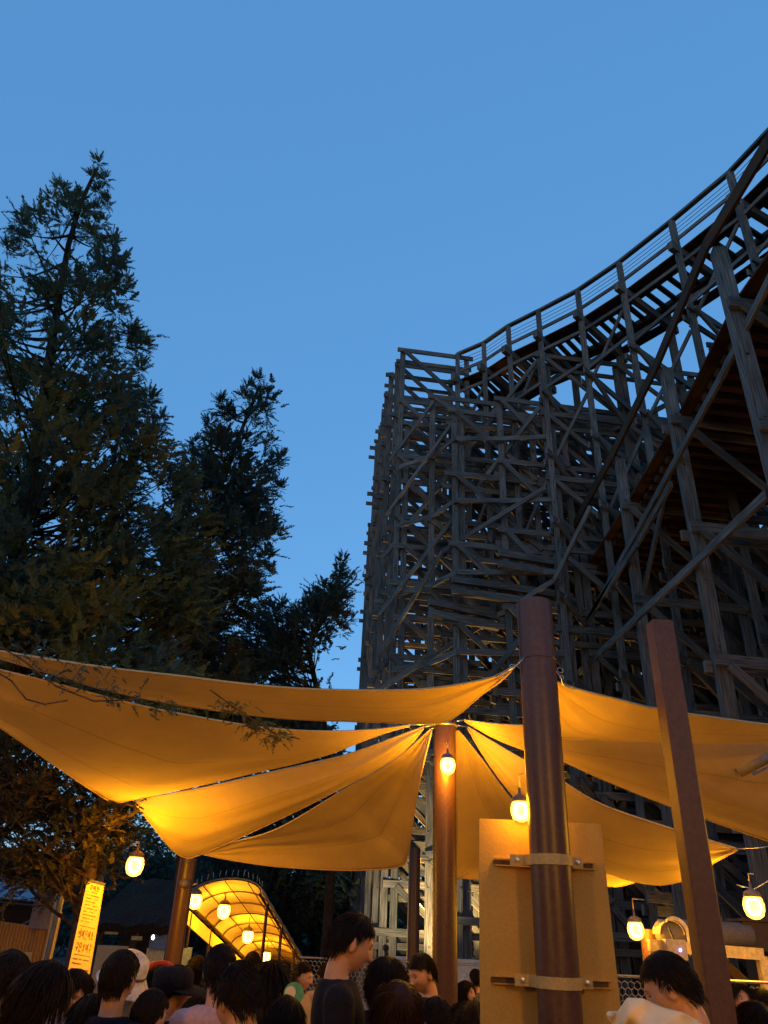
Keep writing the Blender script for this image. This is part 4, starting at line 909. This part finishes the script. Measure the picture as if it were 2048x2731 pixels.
# wires with clips to the right lamp
rope('thin wires holding the big lamp at the right edge', [q(1965, 2360, 7.6), q(2010, 2372, 7.6), q(2048, 2350, 7.6), q(2100, 2300, 7.6)], .006)
#@@PEOPLE
def remesh(mb, vox, it=3, fac=.6):
    me = bpy.data.meshes.new('tmp'); me.from_pydata(mb.v, [], mb.f); o = bpy.data.objects.new('tmp', me); col.objects.link(o)
    r_ = o.modifiers.new('r', 'REMESH'); r_.mode = 'VOXEL'; r_.voxel_size = vox
    s_ = o.modifiers.new('s', 'SMOOTH'); s_.factor = fac; s_.iterations = it
    dg = bpy.context.evaluated_depsgraph_get(); ev = o.evaluated_get(dg); m2 = bpy.data.meshes.new_from_object(ev)
    n = len(m2.vertices); co = np.empty(n * 3); m2.vertices.foreach_get('co', co)
    lp = np.empty(len(m2.loops), np.int32); m2.loops.foreach_get('vertex_index', lp)
    ls = np.empty(len(m2.polygons), np.int32); m2.polygons.foreach_get('loop_start', ls); lt = np.empty(len(m2.polygons), np.int32); m2.polygons.foreach_get('loop_total', lt)
    bpy.data.objects.remove(o); bpy.data.meshes.remove(m2)
    return co.reshape(-1, 3), lp, ls, lt
def frommesh(name, data, mat, parent, fn=None):
    co, lp, ls, lt = data; co = co.copy()
    if fn: co = fn(co)
    me = bpy.data.meshes.new(name); me.vertices.add(len(co)); me.vertices.foreach_set('co', co.ravel()); me.loops.add(len(lp)); me.loops.foreach_set('vertex_index', lp)
    me.polygons.add(len(ls)); me.polygons.foreach_set('loop_start', ls); me.polygons.foreach_set('loop_total', lt); me.update(calc_edges=True)
    me.polygons.foreach_set('use_smooth', [True] * len(ls)); me.materials.append(MT[mat]); o = bpy.data.objects.new(name, me); col.objects.link(o); o.parent = parent
    return o
HC = Vector((0, -.01, 1.592))     # centre of the head
def headmesh():
    g = MB(); vs = []; n, m = 64, 44
    for i in range(m + 1):
        th = PI * i / m
        for k in range(n):
            ph = 2 * PI * k / n; x = math.sin(th) * math.cos(ph); y = math.sin(th) * math.sin(ph); z = math.cos(th)
            X = x * .076; Y = y * .096; Z = z * .116
            if z < 0: X *= 1 - .34 * (-z) ** 1.6; Y = Y * (1 - .12 * -z) if y < 0 else Y * (1 - .45 * (-z) ** 1.2)
            if z > 0 and y > 0: Y *= 1.04
            if y < 0:
                w_ = min(1, -y * 1.6); G = lambda a, s1, b, s2: math.exp(-((X - a) / s1) ** 2 - ((Z - b) / s2) ** 2)
                Y += .006 * abs(0) ; d = 0
                d += .017 * G(0, .010, .002, .021) + .029 * G(0, .015, -.026, .0115) + .007 * G(0, .05, .036, .012)
                d -= .011 * (G(.03, .015, .012, .012) + G(-.03, .015, .012, .012)) + .004 * G(0, .03, -.043, .006)
                d += .007 * G(0, .02, -.058, .007) + .0065 * G(0, .017, -.070, .006) + .014 * G(0, .022, -.1, .018) + .004 * (G(.04, .02, -.02, .02) + G(-.04, .02, -.02, .02))
                Y -= d * w_
            vs.append(HC + Vector((X, Y, Z)))
    fs = [(i * n + k, (i + 1) * n + k, (i + 1) * n + (k + 1) % n, i * n + (k + 1) % n) for i in range(m) for k in range(n)]
    g.add(vs, fs)
    for s_ in (-1, 1):
        R_ = Euler((.15, 0, s_ * .35)).to_matrix(); g.ell(HC + Vector((s_ * .079, .008, -.008)), (.009, .019, .032), R_, 14, 10); g.ell(HC + Vector((s_ * .083, .014, .006)), (.006, .014, .02), R_, 12, 8)
    return g
def limb(g, pts, rads, n=16, sx=1):
    g.tube(pts, rads, n); 
    for p, r_ in zip(pts, rads): g.ell(p, (r_, r_, r_), None, n, 8)
def torso(g, add=0, lo=.9):
    P = [(.90, .155, .105, 0), (1.0, .150, .10, 0), (1.10, .138, .098, -.002), (1.22, .155, .108, -.004), (1.32, .168, .108, 0), (1.385, .150, .092, .008), (1.425, .085, .07, .012)]
    n = 28; vs = []
    for z, rx, ry, cy in P:
        for k in range(n):
            a = 2 * PI * k / n; c_, s_ = math.cos(a), math.sin(a); vs.append((math.copysign(abs(c_) ** .85, c_) * (rx + add), cy + math.copysign(abs(s_) ** .9, s_) * (ry + add), z + (add if z > 1.4 else 0)))
    g.add(vs, [(i * n + k, i * n + (k + 1) % n, (i + 1) * n + (k + 1) % n, (i + 1) * n + k) for i in range(len(P) - 1) for k in range(n)] + [tuple(range(n))[::-1], tuple((len(P) - 1) * n + k for k in range(n))])
def arm(pose, s_):
    sh = Vector((s_ * .172, .008, 1.362))
    if pose == 0: el = Vector((s_ * .225, .03, 1.09)); wr = Vector((s_ * .235, -.04, .85)); 
    else: el = Vector((s_ * .235, .0, 1.10)); wr = Vector((s_ * .12, -.22, 1.17))
    return sh, el, wr
def hand(g, wr, el, s_):
    d = (wr - el).normalized(); side = d.cross(Vector((s_, 0, 0)) if abs(d.x) < .8 else Vector((0, 0, 1))).normalized(); nn = d.cross(side)
    pc = wr + d * .05; g.tube([wr, wr + d * .03, wr + d * .085], [.024, .036, .034], 12)
    for k in range(4):
        b = wr + d * .085 + side * (k - 1.5) * .021; L_ = (.07, .08, .075, .058)[k]; m1 = b + d * L_ * .5 + nn * .012; t_ = m1 + d * L_ * .4 + nn * .03; g.tube([b - d * .02, b, m1, t_], [.0095, .0095, .0088, .007], 8); g.ell(t_, (.007,) * 3, None, 8, 6)
    b = wr + d * .03 - side * .03; m1 = b + d * .03 - side * .025 + nn * .01; t_ = m1 + d * .032 + nn * .01; g.tube([b, m1, t_], [.013, .011, .0085], 8); g.ell(t_, (.0085,) * 3, None, 8, 6)
def body(pose):
    g = headmesh(); torso(g)
    limb(g, [Vector((0, .015, 1.40)), Vector((0, .012, 1.46)), Vector((0, .008, 1.53))], [.062, .056, .056])
    for s_ in (-1, 1):
        sh, el, wr = arm(pose, s_); limb(g, [Vector((s_ * .10, .01, 1.375)), sh, sh.lerp(el, .4), el, el.lerp(wr, .35), wr], [.06, .058, .048, .038, .037, .025]); hand(g, wr, el, s_)
        limb(g, [Vector((s_ * .085, 0, .92)), Vector((s_ * .09, 0, .72)), Vector((s_ * .092, -.01, .49)), Vector((s_ * .092, .01, .33)), Vector((s_ * .092, .02, .09))], [.098, .08, .057, .054, .037])
        limb(g, [Vector((s_ * .092, .03, .045)), Vector((s_ * .097, -.06, .04)), Vector((s_ * .10, -.14, .028))], [.038, .036, .026])
    return remesh(g, .007, 2, .45)
def shirt(pose, sleeve):
    g = MB(); torso(g, .014)
    for s_ in (-1, 1):
        sh, el, wr = arm(pose, s_); e2 = sh.lerp(el, .6) if sleeve == 0 else wr
        pts = [Vector((s_ * .095, .01, 1.378)), sh, sh.lerp(el, .5)] + ([e2] if sleeve == 0 else [el, el.lerp(wr, .5), el.lerp(wr, .93)]); rr = [.068, .07, .064, .066] if sleeve == 0 else [.068, .07, .06, .052, .048, .038]
        limb(g, pts, rr[:len(pts)])
    return remesh(g, .013, 5, .6)
def trousers():
    g = MB(); n = 24
    g.ell((0, 0, .93), (.165, .12, .10), None, 24, 12)
    for s_ in (-1, 1): limb(g, [Vector((s_ * .085, 0, .9)), Vector((s_ * .09, 0, .7)), Vector((s_ * .092, -.01, .48)), Vector((s_ * .092, .01, .12))], [.108, .092, .072, .06])
    return remesh(g, .015, 4, .6)
def shoes():
    g = MB()
    for s_ in (-1, 1): limb(g, [Vector((s_ * .092, .04, .052)), Vector((s_ * .098, -.06, .048)), Vector((s_ * .10, -.15, .036))], [.05, .047, .036])
    return remesh(g, .01, 2, .5)
BODY = [body(0), body(1)]; SHIRT = {(p, s_): shirt(p, s_) for p in (0, 1) for s_ in (0, 1)}; TRS = trousers(); SHOE = shoes()
def hairmesh(style, seed=0):
    random.seed(900 + seed); g = MB(); n, m = 56, 36; E = Vector((.082, .103, .122)); cen = HC + Vector((0, .004, .004))
    def grows(d):
        x, y, z = d
        if y < -.15:
            hl = .56 if style != 'bangs' else .5
            return z > hl - .25 * max(0, abs(x) - .45)
        if style in ('short', 'tuft'):
            if y < .05: return z > (.2 if y < -.05 else .12)
            if y < .45: return z > .12 - (y - .05) * 1.1
            return z > -.5
        if y < .12: return z > -.12
        return z > -.7
    vs = []; idx = {}
    for i in range(m + 1):
        th = PI * i / m
        for k in range(n):
            ph = 2 * PI * k / n; d = Vector((math.sin(th) * math.cos(ph), math.sin(th) * math.sin(ph), math.cos(th)))
            vol = 1.02 + .05 * max(0, d.z) + .035 * noise.noise(d * 3.3 + Vector((seed, 0, 0))) + .02 * noise.noise(Vector((d.x * 14, d.y * 14, d.z * 3 + seed)))
            if style == 'short' and d.z < -.1: vol -= .04
            p = Vector((d.x * E.x, d.y * E.y, d.z * E.z)) * vol
            if d.z < 0: p.x *= 1 - .12 * (-d.z); p.y *= 1 - (.36 * (-d.z) ** 1.2 if d.y > 0 else 0)
            vs.append(cen + p); idx[(i, k)] = (grows(d), len(vs) - 1)
    fs = []
    for i in range(m):
        for k in range(n):
            c4 = [idx[(i, k)], idx[(i + 1, k)], idx[(i + 1, (k + 1) % n)], idx[(i, (k + 1) % n)]]
            if all(c[0] for c in c4): fs.append(tuple(c[1] for c in c4))
    g.add(vs, fs)
    cnt = 1700 if style in ('short', 'tuft') else 2700
    for _ in range(cnt):
        while True:
            d = Vector((random.gauss(0, 1), random.gauss(0, 1), random.gauss(0, 1))).normalized()
            if grows(d): break
        L_ = {'short': .032, 'tuft': .045, 'bob': .13, 'long': .2, 'bangs': .12}[style] * random.uniform(.7, 1.3)
        if style in ('bob', 'long', 'bangs'):
            if d.z > -.25 and (d.y > -.2 or abs(d.x) > .55): L_ = (.15 if style != 'long' else .32) * random.uniform(.85, 1.1)
            elif style == 'bangs' and d.y < -.15: L_ = .075 * random.uniform(.8, 1.2)
            elif d.y < -.15: L_ = .1
        p = Vector((d.x * E.x, d.y * E.y, d.z * E.z)) * 1.04; nn = d
        swirl = Vector((noise.noise(d * 2.5 + Vector((seed, 5, 0))), noise.noise(d * 2.5 + Vector((seed, 0, 5))), 0)) * 1.1 + Vector((jit(.22), jit(.22), 0)); t_ = (Vector((0, -.2 if d.y < 0 else .3, -1)) + swirl); t_ = (t_ - nn * t_.dot(nn)).normalized()
        if style not in ('bangs',) and d.y < -.1: t_ = (Vector((.8 if d.x + .2 > 0 else -.8, -.2, -.15)) + swirl * .5); t_ = (t_ - nn * t_.dot(nn)).normalized()
        pts = [p.copy()]; seg = 5; dirv = t_ + nn * ((.08 if style == 'short' else .18) * random.random() if style in ('short', 'tuft') else .07)
        for s_ in range(seg):
            dirv = (dirv + Vector((0, 0, -.22 if style not in ('short', 'tuft') else -.08))).normalized(); p = p + dirv * L_ / seg
            k_ = (p.x / (E.x * 1.07)) ** 2 + (p.y / (E.y * 1.07)) ** 2 + (max(p.z, -.05) / (E.z * 1.07)) ** 2
            if k_ < 1: p = Vector((p.x / math.sqrt(k_), p.y / math.sqrt(k_), p.z)) if k_ > .05 else p
            pts.append(p.copy())
        w_ = .0028 if style in ('short', 'tuft') else .0027
        g.tube([cen + x for x in pts], [w_ * .7, w_, w_ * .9, w_ * .7, w_ * .45, .001], 3, False)
    return g
HAIR = {}
def rotfn(yaw, pitch, tilt):
    R_ = (Matrix.Rotation(yaw, 3, 'Z') @ Matrix.Rotation(pitch, 3, 'X') @ Matrix.Rotation(tilt, 3, 'Y')); pv = np.array((0, .015, 1.475)); Rn = np.array(R_)
    def fn(co, full=False):
        w_ = np.ones(len(co)) if full else np.clip((co[:, 2] - 1.42) / .085, 0, 1); w_ = w_ * w_ * (3 - 2 * w_)
        if not full: w_ = w_ * (np.hypot(co[:, 0], co[:, 1]) < .14)
        r_ = (co - pv) @ Rn.T + pv
        return co * (1 - w_)[:, None] + r_ * w_[:, None]
    return fn
def simple_child(name, mb, mat, parent, fn):
    co = fn(np.array(mb.v), True); me = bpy.data.meshes.new(name); me.from_pydata([tuple(p) for p in co], [], mb.f); me.materials.append(MT[mat])
    me.polygons.foreach_set('use_smooth', [True] * len(me.polygons)); o = bpy.data.objects.new(name, me); col.objects.link(o); o.parent = parent; return o
def person(label, px, py, w, yaw, pitch=0, tilt=0, hair='short', seed=0, top='black', pose=0, sleeve=0, hyaw=0, hm='hair', openm=False, lean=0):
    """px,py = head centre in the photo, w = head width there; yaw 0 faces the viewer, 90 faces right"""
    r = ray(px, py); te = r.z / r.y; k = 298.0 / w; Y = k * CZ / (1 - k * te); s_ = (CZ + Y * te) / 1.592
    s_ = max(.72, min(1.08, s_)); c = q(px, py, Y); s2 = c.z / 1.592
    e = emptyo('person', (c.x, c.y, 0), math.radians(yaw)); tag(e, label, 'person', None); e.scale = (s2,) * 3
    # head rotates about the neck: shift the body so the head stays where it is
    fn = rotfn(math.radians(hyaw), math.radians(pitch), math.radians(tilt)); h0 = fn(np.array([HC]), True)[0]
    off = Vector((h0[0], h0[1], 0)) * s2; e.location -= Matrix.Rotation(math.radians(yaw), 3, 'Z') @ off
    e.scale = (s2, s2, c.z / float(h0[2]))
    frommesh('body', BODY[pose], 'skin', e, fn)
    frommesh('shirt', SHIRT[(pose, sleeve)], top, e); frommesh('trousers', TRS, 'pantsm', e); frommesh('shoes', SHOE, 'black', e)
    key = (hair, seed % 3)
    if key not in HAIR: HAIR[key] = hairmesh(hair, seed % 3)
    simple_child('hair', HAIR[key], hm, e, fn)
    g = MB()
    for x in (-.031, .031):
        g.ell(HC + Vector((x, -.0795, .011)), (.0095, .006, .0036), None, 12, 8); g.tube([HC + Vector((x + a * .02, -.084 - .004 * (1 - abs(a)), .031 + .003 * (1 - abs(a)))) for a in (-1, -.3, .4, 1)], [.001, .002, .0018, .0008], 5)
    simple_child('eyes_and_brows', g, 'eye', e, fn)
    g = MB(); g.ell(HC + Vector((0, -.097, -.064)), (.02 if not openm else .015, .006, .0055 if not openm else .016), None, 14, 8); simple_child('mouth', g, 'lip' if not openm else 'mouth', e, fn)
    return e
person('person with dark hair cut off by the left edge, face in shade', 15, 2622, 118, 150, 5, 0, 'short', 0, 'black')
person('person with big round dark hair seen from behind, near the left edge', 112, 2655, 122, 165, 18, 0, 'bob', 1, 'navy', hyaw=-15)
person('person with a warmly lit bowed face under dark hair, below the banner', 196, 2645, 80, 50, 30, 0, 'bob', 2, 'greycloth')
person('person with short dark hair seen from behind, in front of the pale hat', 318, 2612, 106, 150, 0, 0, 'short', 1, 'black', hyaw=10)
eh = person('person wearing a pale floppy bucket hat behind a short haired head', 352, 2596, 70, 170, 0, 0, 'short', 2, 'beige')
person('person wearing a red band over the hair, small and far among the left crowd', 421, 2603, 50, 190, 0, 0, 'bob', 0, 'greycloth')
ec = person('person in a flat dark cap seen from behind, left of centre', 466, 2640, 88, 120, 5, 0, 'short', 2, 'black')
person('person with short thick hair seen from behind below the tunnel mouth', 585, 2592, 100, 215, 8, 0, 'short', 0, 'pink', hyaw=-20)
person('person with a mop of dark hair bowed low in front, right of the cap', 632, 2668, 136, 205, 22, 0, 'tuft', 1, 'black', hyaw=20)
person('small distant person with dark hair below the tunnel, left of the long haired one', 672, 2574, 50, 180, 0, 0, 'short', 1, 'greycloth')
person('person with long dark hair in a dark top standing below the lowest tunnel lamp', 723, 2612, 66, 120, 0, 0, 'long', 1, 'black', sleeve=1)
ef = person('person in profile in a beige shirt beside a green and white fan', 808, 2606, 54, 70, 12, 0, 'short', 2, 'beige', pose=1)
person('tall person in a black t-shirt in profile, looking down to the right', 938, 2518, 118, 95, 20, 0, 'tuft', 0, 'black', pose=1, hyaw=8)
person('person with dark fringe facing the viewer behind the bowed head', 1030, 2620, 92, 10, 12, 0, 'bangs', 1, 'black')
person('person in a dark jacket looking down to the left, in front of the central pole', 1126, 2598, 76, -60, 22, 0, 'short', 2, 'navy', sleeve=1, pose=1)
person('person with a fringe bowing an orange lit face at the lower centre', 1062, 2700, 108, 25, 38, 0, 'bangs', 0, 'black', hm='brownhair')
person('distant person in a white top in profile, left of the tan board', 1243, 2650, 46, 60, 0, 0, 'bob', 1, 'white')
eb = person('person with dark hair and a lit ear, in a raised white jacket', 1790, 2640, 138, -120, 26, 0, 'short', 1, 'white', sleeve=1)
person('person facing the viewer with an open mouth at the lower right', 1976, 2672, 66, 5, -10, 0, 'bob', 2, 'black', openm=True)
person('person at the bottom right corner, only the dark crown of the head showing', 2022, 2735, 84, 20, 30, 0, 'bangs', 1, 'black')
person('distant person with dark hair at the right edge behind the open mouthed one', 2036, 2672, 50, 170, 0, 0, 'bob', 0, 'black')
person('person with short hair low at the bottom edge between the hat and the cap', 398, 2712, 96, 150, 10, 0, 'short', 2, 'black')
person('person with bobbed hair low at the bottom edge under the yellow banner', 236, 2722, 92, 190, 5, 0, 'bob', 2, 'greycloth')
person('person with dark cropped hair low at the bottom edge right of the pink top', 522, 2722, 84, 90, 15, 0, 'short', 0, 'navy')
person('distant person between the cap and the tunnel mouth, dark bobbed hair', 528, 2582, 46, 150, 0, 0, 'bob', 1, 'black')
person('distant person with dark hair just left of the tall person in black', 868, 2600, 44, 200, 0, 0, 'short', 1, 'beige')
person('person in shade low at the bottom edge left of the tall person', 760, 2720, 84, 160, 10, 0, 'bob', 0, 'black')
person('distant person with dark hair between the central pole and the tan board', 1268, 2612, 38, 200, 0, 0, 'short', 2, 'greycloth')
person('person in dark clothes low beside the tan board at its left edge', 1262, 2722, 70, 170, 5, 0, 'long', 0, 'black')
person('person with dark hair low at the bottom edge right of the bowed fringe', 1165, 2722, 84, 200, 8, 0, 'short', 1, 'navy')
person('distant person with dark hair between the square post and the open mouthed one', 1925, 2650, 42, 160, 0, 0, 'short', 0, 'greycloth')
# hood, cap, band, fan, jacket
def world_shape(name, mb, mat, parent, sm=True):
    o = obj(name, mb, mat, parent, sm); bpy.context.view_layer.update(); o.matrix_parent_inverse = Matrix.Identity(4); o.matrix_basis = parent.matrix_world.inverted(); return o
bpy.context.view_layer.update()
c = q(344, 2588, 5.4); g = MB(); ax = Vector((.42, -.25, 1)); g.lathe([(.175, -.075), (.172, -.068), (.13, -.02), (.112, .0), (.108, .04), (.098, .085), (.07, .105), (.01, .112)], c + Vector((.0, 0, -.01)), ax, 32, False); o = world_shape('bucket_hat', g, 'whitepaint', eh); o.modifiers.new('t', 'SOLIDIFY').thickness = .004
g = MB(); g.lathe([(.114, .002), (.1155, .012), (.1135, .02)], c + Vector((0, 0, -.01)), ax, 32, False); world_shape('hat_band', g, 'greycloth', eh)
c = Vector(ec.location); hz = q(466, 2612, c.y).z; g = MB(); g.lathe([(.098, -.05), (.104, 0), (.1, .04), (.075, .062), (.02, .07)], (q(462, 2610, c.y).x, c.y, hz - .01), n=28); bx_ = q(500, 2640, c.y - .05)
g.ell((q(505, 2630, c.y).x, c.y - .02, hz - .04), (.10, .10, .008), Euler((.15, .15, 0)).to_matrix(), 24, 6); world_shape('cap', g, 'black', ec)
c = q(424, 2584, 6.6); g = MB(); g.tube([c + Vector((math.cos(a) * .09, .02 + math.sin(a) * .05, .035 * math.sin(a))) for a in np.linspace(0, PI, 12)], .018, 8); er = [o for o in bpy.data.objects if o.name.startswith('person') and 'red band' in o.get('label', '')][0]; world_shape('red_band', g, 'red', er)
c = q(783, 2651, 5.6); e = emptyo('round_fan', c); tag(e, 'round green paper fan with a white centre held up beside the beige shirt', 'fan')
g = MB(); g.lathe([(.062, 0), (.064, .002), (.062, .004)], c, Vector((.1, -1, .1)), 32); obj('fan_disc', g, 'green', e)
g = MB(); g.lathe([(.034, .0045), (.034, .0065)], c + Vector((-.022, 0, .008)), Vector((.1, -1, .1)), 28); obj('fan_centre', g, 'white', e)
g = MB(); g.tube([c + Vector((0, .0, -.05)), c + Vector((.02, .01, -.2))], .006, 6); obj('handle', g, 'cream', e)
# raised white jacket hood with folds
c = q(1735, 2735, 2.75); g = MB(); vs = []; nu2, nv2 = 48, 28
for i in range(nu2 + 1):
    for j in range(nv2 + 1):
        u = i / nu2; w_ = j / nv2; x = 1632 + 270 * u; ytop = 2725 - 85 * math.sin(PI * min(1, u * 1.25 + .04) ** .8 if u < .75 else PI * .97) if False else np.interp(u, [0, .06, .15, .3, .5, .7, .85, 1], [2712, 2695, 2660, 2662, 2686, 2700, 2722, 2750])
        y = ytop + w_ * 190; D = 2.75 - .16 * math.sin(PI * min(1, w_ + .12)) * math.sin(PI * u) + .02 * math.sin(u * 17 + w_ * 9) * (1 - .3 * w_) + .012 * noise.noise(Vector((u * 9, w_ * 5, 0)))
        vs.append(q(x, y, D))
g.add(vs, [(i * (nv2 + 1) + j, i * (nv2 + 1) + j + 1, (i + 1) * (nv2 + 1) + j + 1, (i + 1) * (nv2 + 1) + j) for i in range(nu2) for j in range(nv2)])
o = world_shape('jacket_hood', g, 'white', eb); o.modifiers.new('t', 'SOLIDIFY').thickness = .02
#@@END
for o in bpy.data.objects:
    if o.name in ('tmp',): bpy.data.objects.remove(o)
